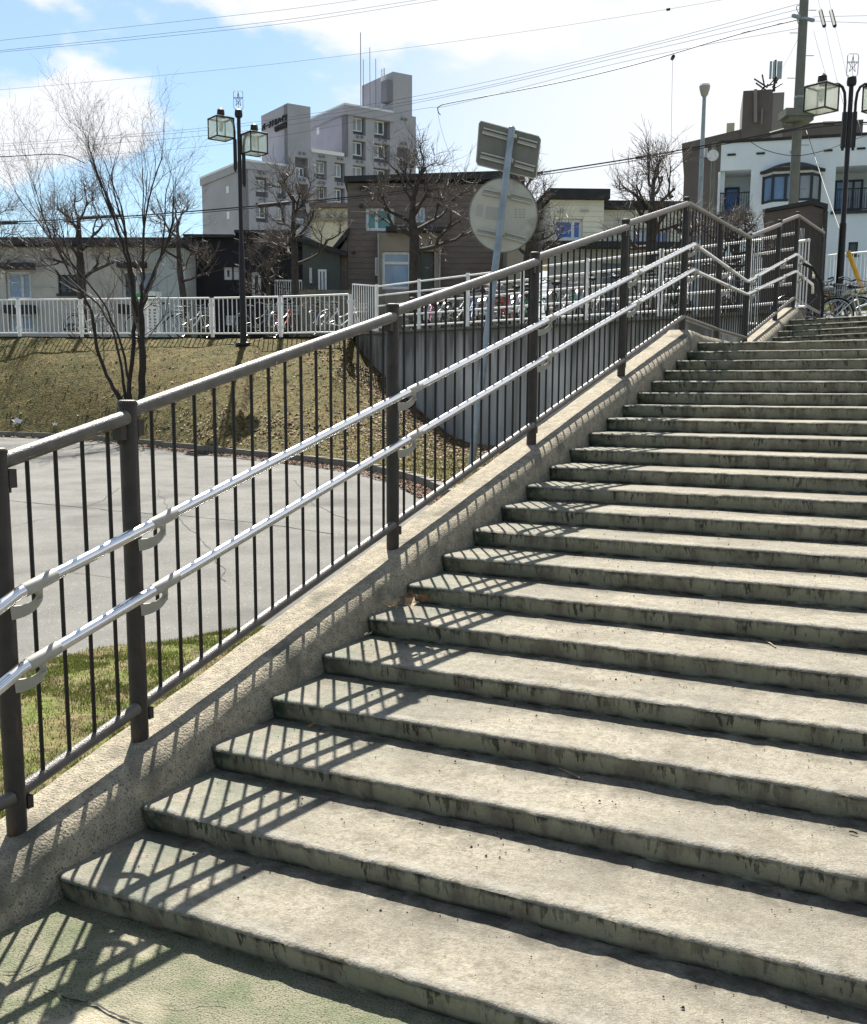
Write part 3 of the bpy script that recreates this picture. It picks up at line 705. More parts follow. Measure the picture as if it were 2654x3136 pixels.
def oct_(r0, z0, r1, z1, c=V((0, 0, 0)), n=8): return MB().tube([c + V((0, 0, z0)), c + V((0, 0, z1))], [r0, r1], n)
def star(mb, c, w_, h_, ax):
    P5 = [c + ax * (math.sin(2 * math.pi * k / 5) * w_ * .46) + V((0, 0, math.cos(2 * math.pi * k / 5) * h_ * .40 + h_ * .02)) for k in range(5)]
    for k in range(5): mb.tube([P5[k], P5[(k + 2) % 5]], 0.006, 4)
    mb.tube([c + V((0, 0, -h_ * .48)), c + V((0, 0, h_ * .48))], 0.005, 4); mb.tube([c - ax * w_ * .5 + V((0, 0, h_ * .1)), c + ax * w_ * .5 + V((0, 0, h_ * .1))], 0.005, 4)
def lamp(base, ztop_, arms, box, yaw, label):
    """Black post with box lanterns on hooked arms. arms: (side, z of the lantern's foot, reach)"""
    g = thing('street_lamp', base, label, 'street lamp', rz=0)
    Hh = ztop_ - base.z
    mb = MB(); mb.tube([(0, 0, -0.3), (0, 0, 0.02), (0, 0, 0.30), (0, 0, Hh * 0.42), (0, 0, Hh * 0.425), (0, 0, Hh - 0.20)], [0.088, 0.082, 0.076, 0.068, 0.052, 0.044], 10)
    put('pole', mb, m_lamp, g, local=True, smooth=True)
    mb = MB().tube([(0, 0, 0.0), (0, 0, 0.05), (0, 0, 0.07)], [0.19, 0.18, 0.13], 8); put('base_collar', mb, m_lamp, g, local=True)
    mb = MB().tube([(0, 0, Hh - .20), (0, 0, Hh - .18), (0, 0, Hh - .12), (0, 0, Hh - .03), (0, 0, Hh)], [0.05, 0.085, 0.095, 0.085, 0.03], 10); put('finial', mb, m_lamp, g, local=True, smooth=True)
    ax = V((math.cos(yaw), math.sin(yaw), 0))
    mb = MB(); c = V((0, 0, Hh + 0.20)); ww, hh = 0.22, 0.42
    cor = []
    for k in range(16):
        a = 2 * math.pi * (k + .5) / 16; r_ = 0.05
        sx = math.copysign(1, math.cos(a)); sz = math.copysign(1, math.sin(a)); cor.append(c + ax * (sx * (ww / 2 - r_) + r_ * math.cos(a)) + V((0, 0, sz * (hh / 2 - r_) + r_ * math.sin(a))))
    mb.tube(cor + [cor[0]], 0.007, 4); star(mb, c, ww, hh, ax); put('star_emblem', mb, m_thin, g, local=True)
    for (sd, zf, reach, up) in arms:
        d = ax * sd; zf -= base.z; cc = d * reach; top_ = zf + box
        arm = []
        zc = zf + (0.10 if not up else 0.28)
        side0 = d * 0.105
        arm = [side0 + V((0, 0, zf - 0.75)), side0 + V((0, 0, zf + box * 0.35)), side0 + d * 0.02 + V((0, 0, zf + box * 0.75)), side0 + d * 0.07 + V((0, 0, top_ * 1.0 - 0.01)), side0 + d * 0.15 + V((0, 0, top_ + 0.045)), cc * 0.75 + V((0, 0, top_ + 0.04)), cc + V((0, 0, top_ + 0.03))]
        ar = put('arm', MB().tube(arm, 0.028, 8), m_lamp, g, local=True, smooth=True)
        pl = MB(); Mx = Matrix.Rotation(yaw, 4, 'Z'); pl.box((sd * 0.06 if sd > 0 else -0.14, -0.03, zf - 0.70), (0.14 if sd > 0 else -0.06, 0.03, zf - 0.02), Mx); put('mounting_plate', pl, m_lamp, ar, local=True)
        # lantern, turned 45 degrees so one edge faces out
        ln = bpy.data.objects.new('lantern', None); COL.objects.link(ln); ln.parent = g; ln.location = cc; ln.rotation_euler = (0, 0, yaw + R(38)); ln.empty_display_size = .1
        hb = box / 2; fr_ = MB()
        for sx in (-1, 1):
            for sy in (-1, 1): fr_.box((sx * hb - .012, sy * hb - .012, zf), (sx * hb + .012, sy * hb + .012, top_))
        for z in (zf, top_ - 0.0):
            for k in (-1, 1): fr_.box((-hb - .014, k * hb - .014, z - .014), (hb + .014, k * hb + .014, z + .014)); fr_.box((k * hb - .0135, -hb + .0145, z - .0135), (k * hb + .0135, hb - .0145, z + .0135))
        put('lantern_frame', fr_, m_lamp, ln, local=True)
        put('lantern_lid', MB().box((-hb + .002, -hb + .002, top_ + .016), (hb - .002, hb - .002, top_ + .03)), m_lglass, ln, local=True)
        for k in range(4):
            pm = MB().box((-hb + .014, -hb - .003, zf + .016), (hb - .014, -hb + .003, top_ - .016), Matrix.Rotation(k * math.pi / 2, 4, 'Z')); put('glass_pane', pm, m_lglass, ln, local=True)
        put('glass_pane', MB().box((-hb + .016, -hb + .016, zf - .004), (hb - .016, hb - .016, zf + .004)), m_lglass, ln, local=True)
        put('bulb', MB().tube([(0, 0, top_ - .05), (0, 0, top_ - .12), (0, 0, top_ - .26), (0, 0, top_ - .30)], [.05, .06, .045, .01], 8), m_white, ln, local=True, smooth=True)
        put('lantern_knob', MB().tube([(0, 0, top_ + .02), (0, 0, top_ + .10), (0, 0, top_ + .20), (0, 0, top_ + .25)], [.06, .095, .085, .03], 8), m_lamp, ln, local=True, smooth=True)
    return g
SIDE = math.atan2(RH.y, RH.x)
p = at(745, 1042, 26.3); h = hit(745, 1040)
lb = h if h else p
lb = at(745, 1041, 25.9); q = drop(lb); lb.z = (q.z if q else lb.z) - 0.0
Dl = (lb - CAM).dot(CF)
zt_ = zv(lb, 745, 334)
lamp(lb, zt_, [(-1, zv(lb, 690, 424), 0.42, False), (1, zv(lb, 785, 471), 0.36, False)], 0.44, SIDE, 'tall black street lamp with two box lanterns on the grass bank, before the black house')
lb2 = at(2566, 940, 21.8); lb2.z = gz(lb2)
Dl = (lb2 - CAM).dot(CF)
lamp(lb2, zv(lb2, 2632, 232), [(-1, zv(lb2, 2540, 340), 0.58, True), (1, zv(lb2, 2700, 340), 0.58, True)], 0.46, SIDE, 'tall black street lamp with curved arms by the white apartment building at the right')
# ---- concrete utility pole
ub = at(2428, 640, 31.0); ub.z = gz(ub); UP = ub
g = thing('utility_pole', ub, 'tall tapering concrete utility pole with climbing bolts in front of the white building', 'utility pole')
hU = 17.0
put('pole', MB().tube([(0, 0, -0.5), (0, 0, hU)], [0.15, 0.10], 16), m_upole, g, local=True, smooth=True)
for k in range(22):
    z = 2.2 + k * 0.45 * 1.35
    if z > hU - .5: break
    sg = -1 if k % 2 else 1; a = V((math.cos(SIDE) * sg, math.sin(SIDE) * sg, 0)); bar('climbing_bolt', UP + a * .14 + V((0, 0, z)), UP + a * 0.36 + V((0, 0, z)), 0.010, m_post, g, 5)
for z in (5.9, 8.0, 9.2, 10.6, 13.8, 15.6): put('steel_band', MB().tube([(0, 0, z), (0, 0, z + .06)], 0.15 - z * .0029 + .006, 14), m_galv, g, local=True, smooth=True)
zb = zv(ub, 2441, 362) - ub.z
mb = MB().box((-0.46, -0.35, zb), (0.42, 0.35, zb + .20), Matrix.Rotation(SIDE, 4, 'Z')).box((-0.36, -0.3, zb - .12), (0.35, 0.3, zb - .003), Matrix.Rotation(SIDE, 4, 'Z'))
put('service_platform', mb, m_upole, g, local=True)
mb = MB().box((-0.42, -0.04, 0), (0.42, 0.04, .08), Matrix.Translation((0, 0, zv(ub, 2465, 60) - ub.z)) @ Matrix.Rotation(SIDE + .5, 4, 'Z')); put('cross_arm', mb, m_galv, g, local=True)
# ---- slender globe lamp and steel pole
gb = at(2140, 700, 33.0); gb.z = gz(gb)
g = thing('globe_lamp', gb, 'slender grey park lamp with a single pale bowl globe behind the stair landing', 'street lamp')
gt = zv(gb, 2153, 296) - gb.z
put('pole', MB().tube([(0, 0, -.2), (0, 0, gt * .45), (0, 0, gt)], [0.085, 0.08, 0.055], 10), m_galv, g, local=True, smooth=True)
put('lamp_bowl', MB().tube([(0, 0, gt - .02), (0, 0, gt + .04), (0, 0, gt + .2), (0, 0, gt + .30)], [.05, .10, .15, .165], 14), m_brkt, g, local=True, smooth=True)
put('lamp_cover', MB().tube([(0, 0, gt + .30), (0, 0, gt + .36), (0, 0, gt + .40)], [.17, .14, .03], 14), m_white, g, local=True, smooth=True)
sp = at(2178, 640, 40.0); sp.z = gz(sp); g = thing('steel_pole', sp, 'thin grey steel pole with a small dish at the left corner of the white building', 'pole')
ht = zv(sp, 2172, 436) - sp.z
put('pole', MB().tube([(0, 0, -.2), (0, 0, ht)], [0.09, 0.075], 8), m_upole, g, local=True, smooth=True)
put('dish', MB().tube([(0.0, -.10, ht - .5), (0.02, -.2, ht - .5)], [.12, .21], 12), m_frame, g, local=True, smooth=True)
# ---- leaning road sign seen from behind
sb = hit(1436, 1440) or at(1439, 1427, 15.5)
Ds = min(17.0, (sb - CAM).dot(CF)); sb = at(1442, 1437, Ds)
stp = at(1567, 392, Ds)
sg = thing('road_sign', sb, 'leaning grey pole with a round sign and a tilted square sign seen from behind', 'road sign')
axis = (stp - sb).normalized()
put('pole', MB().tube([sb - axis * 0.4, stp], 0.047 * Ds / 14, 14), m_galv, sg, smooth=True)
put('pole_cap', MB().tube([stp, stp + axis * .03], [0.052, 0.03], 12), m_galv, sg, smooth=True)
toc = (V((CAM.x, CAM.y, 0)) - V((sb.x, sb.y, 0))).normalized()
def plane_pt(u, v, D=None, off=0.0):
    n_ = toc; q = ray(u, v); c = stp - toc * (0.055 + off); c = V((c.x, c.y, 0)); k = (c - V((CAM.x, CAM.y, 0))).dot(n_) / V((q.x, q.y, 0)).dot(n_); return CAM + q * k
def slab_from(pts, th, mt, name, parent, n_=None):
    n_ = n_ or toc; k = len(pts); vs = list(pts) + [p - n_ * th for p in pts]
    fs = [tuple(range(k)), tuple(range(2 * k - 1, k - 1, -1))] + [(i, i + k, (i + 1) % k + k, (i + 1) % k) for i in range(k)]
    return put(name, MB().add(vs, fs), mt, parent)
c0 = (1541, 659); rw, rh = 105, 114
disc = [(c0[0] + rw * math.cos(2 * math.pi * k / 40) , c0[1] - rh * math.sin(2 * math.pi * k / 40)) for k in range(40)]
dk = slab_from([plane_pt(*p) for p in disc], 0.012, m_signb, 'round_plate', sg)
rim = MB(); pp = [plane_pt(*p) for p in disc]; rim.tube(pp + [pp[0]], 0.011, 6); put('plate_rim', rim, m_signd, dk, smooth=True)
sq = [(1473, 371), (1649, 418), (1655, 428), (1641, 543), (1630, 546), (1463, 505), (1458, 494), (1467, 378)]
sqp = slab_from([plane_pt(*p) for p in sq], 0.012, m_signd, 'square_plate', sg)
pp = [plane_pt(*p) for p in sq]; put('plate_rim', MB().tube(pp + [pp[0]], 0.010, 6), m_signb, sqp)
def channel(a, b, h_, parent):
    P0, P1 = plane_pt(*a, off=-0.016), plane_pt(*b, off=-0.016); d = (P1 - P0); L_ = d.length; d.normalize(); up = toc.cross(d); up = up if up.z > 0 else -up
    for k in (0.0, 1.0):
        c = up * (h_ * (k - 0.5)); vs = [P0 + c, P1 + c, P1 + c + up * .022, P0 + c + up * .022]; vs += [v + toc * .022 for v in vs]
        put('mounting_rail', MB().add(vs, [(0, 1, 2, 3), (7, 6, 5, 4), (0, 4, 5, 1), (1, 5, 6, 2), (2, 6, 7, 3), (3, 7, 4, 0)]), m_alu, parent)
    for k in (0.5,):
        c = -up * 0.004 + up * (h_ * (k - .5)); vs = [P0 + c - up * .02, P1 + c - up * .02, P1 + c + up * .02, P0 + c + up * .02]; vs += [v + toc * .010 for v in vs]
        put('mounting_rail', MB().add(vs, [(0, 1, 2, 3), (7, 6, 5, 4), (0, 4, 5, 1), (1, 5, 6, 2), (2, 6, 7, 3), (3, 7, 4, 0)]), m_brkt, parent)
for a, b, pa_ in (((1477, 402), (1554, 423), sqp), ((1585, 431), (1643, 447), sqp), ((1470, 477), (1548, 497), sqp), ((1575, 503), (1636, 520), sqp), ((1478, 588), (1538, 600), dk), ((1564, 603), (1628, 618), dk), ((1460, 709), (1522, 722), dk), ((1548, 722), (1609, 738), dk)): channel(a, b, 0.075, pa_)
for u, v in ((1571, 419), (1560, 493), (1551, 595), (1534, 715)):
    c = plane_pt(u, v, off=-0.05); put('pipe_clamp', MB().tube([c - axis * .03, c + axis * .03], 0.062, 12), m_alu, sg, smooth=True)
for q4 in (((1460, 625), (1478, 628), (1476, 664), (1456, 660)), ((1488, 631), (1528, 636), (1526, 676), (1484, 669))): slab_from([plane_pt(*p, off=-0.004) for p in q4], 0.003, m_stick, 'sticker', dk)
for v in (640, 648, 656, 664):
    for u in (1575, 1588, 1600): slab_from([plane_pt(*p, off=-0.004) for p in ((u, v), (u + 8, v + 1), (u + 8, v + 2.6), (u, v + 1.6))], 0.002, m_signd, 'printed_line', dk)

# ================================================================== CABLES
CW = {}
def cable(label, pts, D0, D1, r, mt=None, cat='cable', name='overhead_cable', sleeves=()):
    P_ = []
    us = [p[0] for p in pts]
    n_ = len(pts)
    for i, (u, v) in enumerate(pts):
        f = (u - us[0]) / (us[-1] - us[0]) if us[-1] != us[0] else i / (n_ - 1); P_.append(at(u, v, D0 + (D1 - D0) * f))
    # smooth by Catmull-Rom
    Q = []
    for i in range(n_ - 1):
        p0, p1, p2, p3 = P_[max(i - 1, 0)], P_[i], P_[i + 1], P_[min(i + 2, n_ - 1)]
        for k in range(8):
            t = k / 8; Q.append(0.5 * ((2 * p1) + (p2 - p0) * t + (2 * p0 - 5 * p1 + 4 * p2 - p3) * t * t + (3 * p1 - p0 - 3 * p2 + p3) * t ** 3))
    Q.append(P_[-1])
    o = put(name, MB().tube(Q, r, 5), mt or m_cable, None, smooth=True); tag(o, label, cat, 'overhead wires')
    for (ua, va, ub_, vb_) in sleeves:
        fa = (ua - us[0]) / (us[-1] - us[0]); fb = (ub_ - us[0]) / (us[-1] - us[0]); s = MB().tube([at(ua, va, D0 + (D1 - D0) * fa), at(ub_, vb_, D0 + (D1 - D0) * fb)], 0.055, 6); put('cable_sleeve', s, m_cable, o)
    return o
m_cthin = m_thin
cable('thin wire crossing the top left corner of the sky, uppermost of three', [(-300, 160), (0, 124), (450, 76), (900, 26), (1300, -30)], 40, 40, 0.006, m_cthin)
cable('thin wire crossing the top left of the sky, middle of three', [(-300, 190), (0, 155), (450, 108), (900, 57), (1350, -12)], 40, 40, 0.0065, m_cthin)
cable('thin wire crossing the top left of the sky, lowest of three', [(-300, 194), (0, 160), (450, 117), (900, 68), (1400, -10)], 41, 41, 0.0065, m_cthin)
cable('faint long wire with a small ball knot crossing the upper sky', [(-300, 300), (0, 275), (450, 235), (900, 189), (1500, 112), (2046, 28), (2400, -36)], 45, 38, 0.005, m_cthin, sleeves=((2040, 29, 2052, 27),))
cable('topmost of the thin wires running left from the utility pole past the grey apartment block', [(-300, 455), (0, 441), (600, 394), (1000, 341), (1400, 270), (1950, 144), (2461, 8)], 52, 31, 0.006, m_cthin)
cable('second of the thin wires running left from the utility pole past the grey apartment block', [(-300, 463), (0, 448), (600, 402), (1000, 350), (1400, 283), (1950, 151), (2455, 26)], 52, 31, 0.006, m_cthin)
cable('third of the thin wires running left from the utility pole past the grey apartment block', [(-300, 480), (0, 462), (600, 418), (1000, 364), (1400, 289), (1950, 163), (2458, 44)], 52, 31, 0.006, m_cthin)
cable('sagging thin wire below three parallel ones, ending low on the utility pole', [(-300, 510), (0, 496), (700, 440), (1262, 338), (1400, 318), (1950, 180), (2461, 84)], 52, 31, 0.0055, m_cthin)
cable('thicker cable with a hooked left end above the brown house', [(1348, 352), (1341, 340), (1346, 325), (1400, 311), (1700, 255), (1950, 196), (2250, 108), (2461, 56)], 38, 31, 0.017)
cable('thick low cable with black joint sleeves passing before the brown house and tree crowns', [(-300, 690), (0, 681), (377, 663), (735, 635), (900, 620), (1121, 598), (1300, 574), (1546, 540), (1657, 528), (1950, 483), (2173, 443), (2309, 419), (2441, 393), (2509, 377), (2620, 375), (2800, 378)], 36, 29.5, 0.020, sleeves=((235, 669, 375, 660), (790, 629, 885, 620), (1640, 530, 1662, 527), (1945, 483, 2010, 472), (2356, 410, 2400, 398), (2520, 378, 2555, 377), (-20, 682, 52, 680)))
cable('slim companion cable lashed just under the thick low cable', [(-300, 697), (0, 688), (377, 669), (735, 641), (1121, 604), (1300, 581), (1546, 548), (1657, 536), (1950, 491), (2173, 450), (2309, 425), (2441, 398), (2620, 381), (2800, 385)], 36, 29.6, 0.011)
cable('pale thin cable sagging between the left edge and the spreading tree', [(-300, 485), (0, 480), (178, 473), (260, 500)], 36, 34, 0.014)
cable('slack drop wire sagging across the face of the white building', [(2289, 427), (2340, 458), (2429, 477), (2520, 462), (2604, 431), (2700, 400)], 31, 28, 0.010)
cable('steep guy wire to the left of the black lamp, hanging from the pole top', [(2491, 96), (2512, 172), (2535, 252), (2560, 330)], 31, 29, 0.005, m_cthin)
cable('steep wire with a pale tube guard running down right of the utility pole', [(2500, -20), (2525, 80), (2560, 235), (2590, 345), (2610, 420)], 31, 27, 0.005, m_cthin, sleeves=((2512, 33, 2524, 80),))
cable('second steep wire with a pale tube guard, nearest the right edge', [(2534, -20), (2557, 80), (2600, 260), (2640, 420)], 31, 27, 0.005, m_cthin, sleeves=((2544, 33, 2556, 80),))
cable('upper level wire running right from the utility pole to the frame edge', [(2488, 52), (2560, 50), (2760, 46)], 31, 30, 0.005, m_cthin)
cable('lower level wire running right from the utility pole to the frame edge', [(2488, 64), (2560, 67), (2760, 74)], 31, 30, 0.005, m_cthin)
cable('guy wire slanting down across the bay window to the brown block', [(2469, 400), (2500, 495), (2535, 600), (2575, 712)], 31, 24, 0.009)
cable('thin wire slanting from the mast antenna up to the utility pole', [(2392, 215), (2420, 165), (2458, 88)], 60, 32, 0.006, m_cthin)
cable('thin wire with a frayed tuft hanging from the thick cable near the globe lamp', [(2060, 172), (2058, 250), (2056, 350), (2057, 455)], 33, 33.2, 0.005, m_cthin, sleeves=((2058, 180, 2062, 172),))
cable('thin wire dropping from the hooked cable end behind the tall pollarded tree', [(1338, 328), (1352, 400), (1385, 490), (1420, 540)], 38, 38.5, 0.005, m_cthin)
for k, (a, b, c, d) in enumerate((((2456, 30), (2440, 48), (2442, 60), (2458, 70)), ((2462, 52), (2446, 40), (2438, 22), (2450, 14)), ((2458, 80), (2444, 72), (2442, 52), (2452, 46)))):
    cable(('small looping jumper wire, uppermost at the top of the utility pole', 'small looping jumper wire, middle of three on the utility pole', 'small looping jumper wire, lowest of three on the utility pole')[k], [a, b, c, d], 31, 31, 0.010)

# ================================================================== TREES
def branch(mb, tips, p, d, L_, r, depth, P, rg_):
    """grow one branch as a tapering wandering tube, then its children"""
    n_ = max(2, P['seg'] if depth < 2 else P['seg'] - 1); pts = [p]; rs = [r]; q = p.copy(); dd = d.copy()
    for i in range(n_):
        wv = V((rg_.gauss(0, 1), rg_.gauss(0, 1), rg_.gauss(0, 1))) * P['wander'][min(depth, len(P['wander']) - 1)]
        dd = (dd + wv + V((0, 0, P['up'][min(depth, len(P['up']) - 1)]))).normalized(); q = q + dd * (L_ / n_); pts.append(q); rs.append(r * (1 - (1 - P['taper']) * (i + 1) / n_))
    mb[0 if depth < P['limb'] else 1].tube(pts, rs, 6 if depth < 2 else (4 if depth < 3 else 3), cap=False)
    if P.get('knob') and depth == P['knobd']:
        mb[0].tube([pts[-1] - dd * r * .9, pts[-1], pts[-1] + dd * r * .8], [r * .7, r * 1.4, r * .5], 6)
    if depth >= P['max']: return
    nk = P['kids'][depth]
    for k in range(nk):
        f = 1.0 if k == 0 and P.get('cont', True) else rg_.uniform(P['from'][depth], 1.0); i = min(n_ - 1, int(f * n_)); b0 = pts[i].lerp(pts[i + 1], f * n_ - i) if f < 1 else pts[-1]
        ang = rg_.uniform(*P['angle'][depth]) * (0.45 if k == 0 else 1); az = rg_.uniform(0, 2 * math.pi)
        o_ = dd.orthogonal().normalized(); o_ = Matrix.Rotation(az, 3, dd) @ o_; nd = (dd * math.cos(ang) + o_ * math.sin(ang)).normalized()
        rr = rs[i] * P['rr'][depth] * rg_.uniform(.8, 1.0)
        branch(mb, tips, b0, nd, L_ * P['lr'][depth] * rg_.uniform(.7, 1.15), max(rr, P['rmin']), depth + 1, P, rg_)
def pollard(base, hgt, spread, label, seed, trunk_r=0.11, lean=(0, 0), kids=8, fork=0.45):
    """hgt = height of the top of the crown above the ground; crooked knobbly limbs with bundles of curling twigs"""
    rg_ = random.Random(seed); g = thing('pollarded_tree', base, label, 'tree', 'pollarded street trees behind the fences')
    tm, cm = MB(), MB(); th = hgt * fork; ht = hgt * .80
    pts = [V((0, 0, -.2)), V((0.01, 0, 0.12)), V((lean[0] * .3, lean[1] * .3, th * .5)), V((lean[0], lean[1], th)), V((lean[0] * 1.2 + rg_.uniform(-.1, .1), lean[1] * 1.2, hgt * .64)), V((lean[0] * 1.3, lean[1], ht))]
    rs = [trunk_r * 1.35, trunk_r * 1.1, trunk_r, trunk_r * .9, trunk_r * .6, trunk_r * .34]
    tm.tube(pts, rs, 10, cap=False)
    def twigs(p, d, n_, L0):
        for _ in range(n_):
            dd = (d + V((rg_.gauss(0, .8), rg_.gauss(0, .8), rg_.gauss(0, .7)))).normalized(); L_ = L0 * rg_.uniform(.4, 1.2); q = p.copy(); P_ = [q]; up = rg_.uniform(-.10, .38)
            for k in range(4): dd = (dd + V((rg_.gauss(0, .22), rg_.gauss(0, .22), up))).normalized(); q = q + dd * L_ / 4; P_.append(q)
            cm.tube(P_, [.0072, .006, .005, .004, .0028], 3, cap=False)
            for m_ in range(rg_.randint(1, 3)):
                b0 = P_[rg_.randint(1, 3)]; d2 = (dd + V((rg_.gauss(0, .8), rg_.gauss(0, .8), rg_.gauss(0, .6)))).normalized(); cm.tube([b0, b0 + d2 * L_ * .2, b0 + d2 * L_ * .38 + V((0, 0, .02))], [.005, .004, .003], 3, cap=False)
    def limb(p, d, L_, r, lvl):
        q = p.copy(); P_ = [q]; R_ = [r]; dd = d.copy(); n_ = 5
        for k in range(n_):
            dd = (dd + V((rg_.gauss(0, .26), rg_.gauss(0, .26), rg_.gauss(.10, .16)))).normalized(); q = q + dd * (L_ / n_); P_.append(q); R_.append(r * (1 - .45 * (k + 1) / n_) * rg_.uniform(.9, 1.15))
        tm.tube(P_, R_, 6 if lvl == 0 else 5, cap=False)
        rk = R_[-1]; tm.tube([P_[-1] - dd * rk, P_[-1], P_[-1] + dd * rk * 1.1], [rk, rk * 1.7, rk * .6], 6)
        twigs(P_[-1], dd, 5 if lvl else 4, spread * .36)
        for k in (2, 4): twigs(P_[k], dd, 1, spread * .26)
        if lvl < 2:
            for k in range(2):
                i_ = rg_.randint(2, n_); o_ = Matrix.Rotation(rg_.uniform(0, 6.28), 3, dd) @ dd.orthogonal().normalized(); a = rg_.uniform(.5, 1.15); limb(P_[i_], (dd * math.cos(a) + o_ * math.sin(a)).normalized(), L_ * rg_.uniform(.45, .7), R_[i_] * .78, lvl + 1)
    for k in range(kids):
        z = th * .80 + (ht - th * .80) * (k + .6) / kids; i = 2 if z < th else (3 if z < hgt * .64 else 4)
        a, b = pts[i], pts[i + 1]; p = a.lerp(b, (z - a.z) / (b.z - a.z)); az = k * 2.4 + rg_.uniform(-.4, .4); el = 0.05 + 1.0 * (k / kids) + rg_.uniform(-.2, .2)
        limb(p, V((math.cos(az) * math.cos(el), math.sin(az) * math.cos(el), math.sin(el))), spread * (.62 - .28 * k / kids) * rg_.uniform(.8, 1.1), trunk_r * (.46 - .18 * k / kids), 0)
    limb(pts[-1], V((0, 0, 1)), hgt * .12, trunk_r * .3, 1)
    put('trunk', tm, m_pbark, g, local=True, smooth=True); c = put('crown', cm, m_twig, g, local=True)
    return g
def ground_at(u, v, D):
    p = at(u, v, D); p.z = gz(p); return p
def ptree(u, D, vtop, spread, label, seed, **k):
    k['kids'] = int(k['kids'] * .72)
    b = ground_at(u, 1010, D); pollard(b, zv(b, u, vtop) - b.z, spread, label, seed, **k)
ptree(255, 32.0, 575, 2.0, 'pollarded bare tree behind the guard fence before the grey house, behind the spreading tree', 11, trunk_r=.14, kids=11)
ptree(573, 31.5, 590, 1.7, 'slim pollarded bare tree at the corner between grey house and black house', 12, trunk_r=.10, lean=(-.2, 0), kids=9)
ptree(905, 31.0, 500, 1.9, 'bare pollarded tree before the black house, right of the lamp', 13, trunk_r=.11, kids=12, fork=.5)
ptree(822, 33.0, 720, 1.7, 'low bushy bare tree right beside the lamp, before the black house', 19, trunk_r=.09, kids=9, fork=.35)
ptree(1268, 28.5, 460, 2.1, 'stout pollarded bare tree in front of the brown house window', 14, trunk_r=.15, kids=14, fork=.55)
ptree(1612, 28.0, 500, 1.7, 'pollarded bare tree half hidden behind the round road sign', 15, trunk_r=.13, kids=12, fork=.45)
ptree(1985, 27.5, 450, 2.0, 'big pollarded bare tree behind the stair railing, before the clapboard house', 16, trunk_r=.14, kids=14, fork=.5)
ptree(2243, 20.5, 665, 1.1, 'short pollarded bare tree with a knobbly head left of the brown block', 17, trunk_r=.10, kids=10, fork=.60)
ptree(-45, 31.0, 600, 2.0, 'bare pollarded tree whose branches reach in from the left edge', 18, trunk_r=.12, kids=10, fork=.42)
# ---- the spreading multi-stem tree on the bank
tb = hit(395, 1222) or at(395, 1222, 24)
tD = (tb - CAM).dot(CF)
g = thing('spreading_tree', tb, 'bare multi-stemmed tree spreading fine branches from the foot of the grass bank', 'tree')
rg_ = random.Random(5); tm, cm = MB(), MB()
PT = dict(seg=5, wander=[.10, .14, .17, .2, .2], up=[.10, .08, .06, .05, .03], taper=.50, limb=1, max=4, kids=[5, 4, 4, 2], angle=[(.25, .60), (.3, .8), (.3, .9), (.3, .9)], rr=[.55, .55, .6, .7], lr=[.66, .60, .58, .6], rmin=.0022)
PT['from'] = [.15, .15, .2, .3]
stems = [  # lists of photo points (u, v, depth offset, radius)
    [(372, 1225, 0, .085), (325, 1150, 0, .06), (292, 1050, -.3, .055), (282, 960, -.5, .05), (240, 880, -.6, .04)],
    [(385, 1225, 0.1, .06), (372, 1120, .3, .045), (345, 1010, .5, .04), (300, 930, .8, .035), (190, 850, 1.0, .028)],
    [(392, 1228, 0, .075), (402, 1120, .1, .07), (412, 980, 0, .07), (405, 860, -.2, .055), (385, 730, -.3, .04)],
    [(402, 1226, -.1, .055), (385, 1120, -.4, .04), (360, 1020, -.7, .035), (320, 930, -1.0, .03), (215, 800, -1.5, .025)],
    [(432, 1232, -.1, .12), (434, 1130, -.1, .115), (432, 1010, 0, .11), (430, 950, 0, .10), (452, 880, .2, .07), (490, 790, .5, .05)],
    [(432, 985, 0, .085), (412, 920, -.1, .06), (392, 800, -.4, .05), (352, 680, -.7, .04)],
    [(430, 960, 0, .06), (436, 850, .4, .05), (440, 700, .7, .04)],
]
for st_ in stems:
    pts = []; rs = []
    for (u, v, do, r_) in st_: pts.append(at(u, v, tD + do) - tb); rs.append(r_ * 0.68)
    fine = []; fr2 = []
    for i in range(len(pts) - 1):
        for k in range(4): t = k / 4; fine.append(pts[i].lerp(pts[i + 1], t) + V((rg_.gauss(0, .012), rg_.gauss(0, .012), 0))); fr2.append(rs[i] * (1 - t) + rs[i + 1] * t)
    fine.append(pts[-1]); fr2.append(rs[-1]); tm.tube(fine, fr2, 8, cap=False)
    d = (fine[-1] - fine[-5]).normalized()
    for k in range(3):
        o_ = Matrix.Rotation(rg_.uniform(0, 6.28), 3, d) @ d.orthogonal().normalized(); a = (0.08 if k == 0 else rg_.uniform(.2, .45)); nd = (d * math.cos(a) + o_ * math.sin(a)).normalized()
        branch((tm, cm), None, fine[-1], nd, rg_.uniform(1.45, 1.95) * (1 if k == 0 else .9), rs[-1] * (.9 if k == 0 else .65), 0, PT, rg_)
    for k in range(6):
        i = rg_.randint(len(fine) // 3, len(fine) - 2); d = (fine[i + 1] - fine[i]).normalized(); o_ = Matrix.Rotation(rg_.uniform(0, 6.28), 3, d) @ d.orthogonal().normalized(); a = rg_.uniform(.35, .8)
        branch((tm, cm), None, fine[i], (d * math.cos(a) + o_ * math.sin(a)).normalized(), rg_.uniform(.8, 1.6), fr2[i] * .32, 2, PT, rg_)
put('trunk', tm, m_bark, g, local=True, smooth=True); put('crown', cm, m_twig, g, local=True)

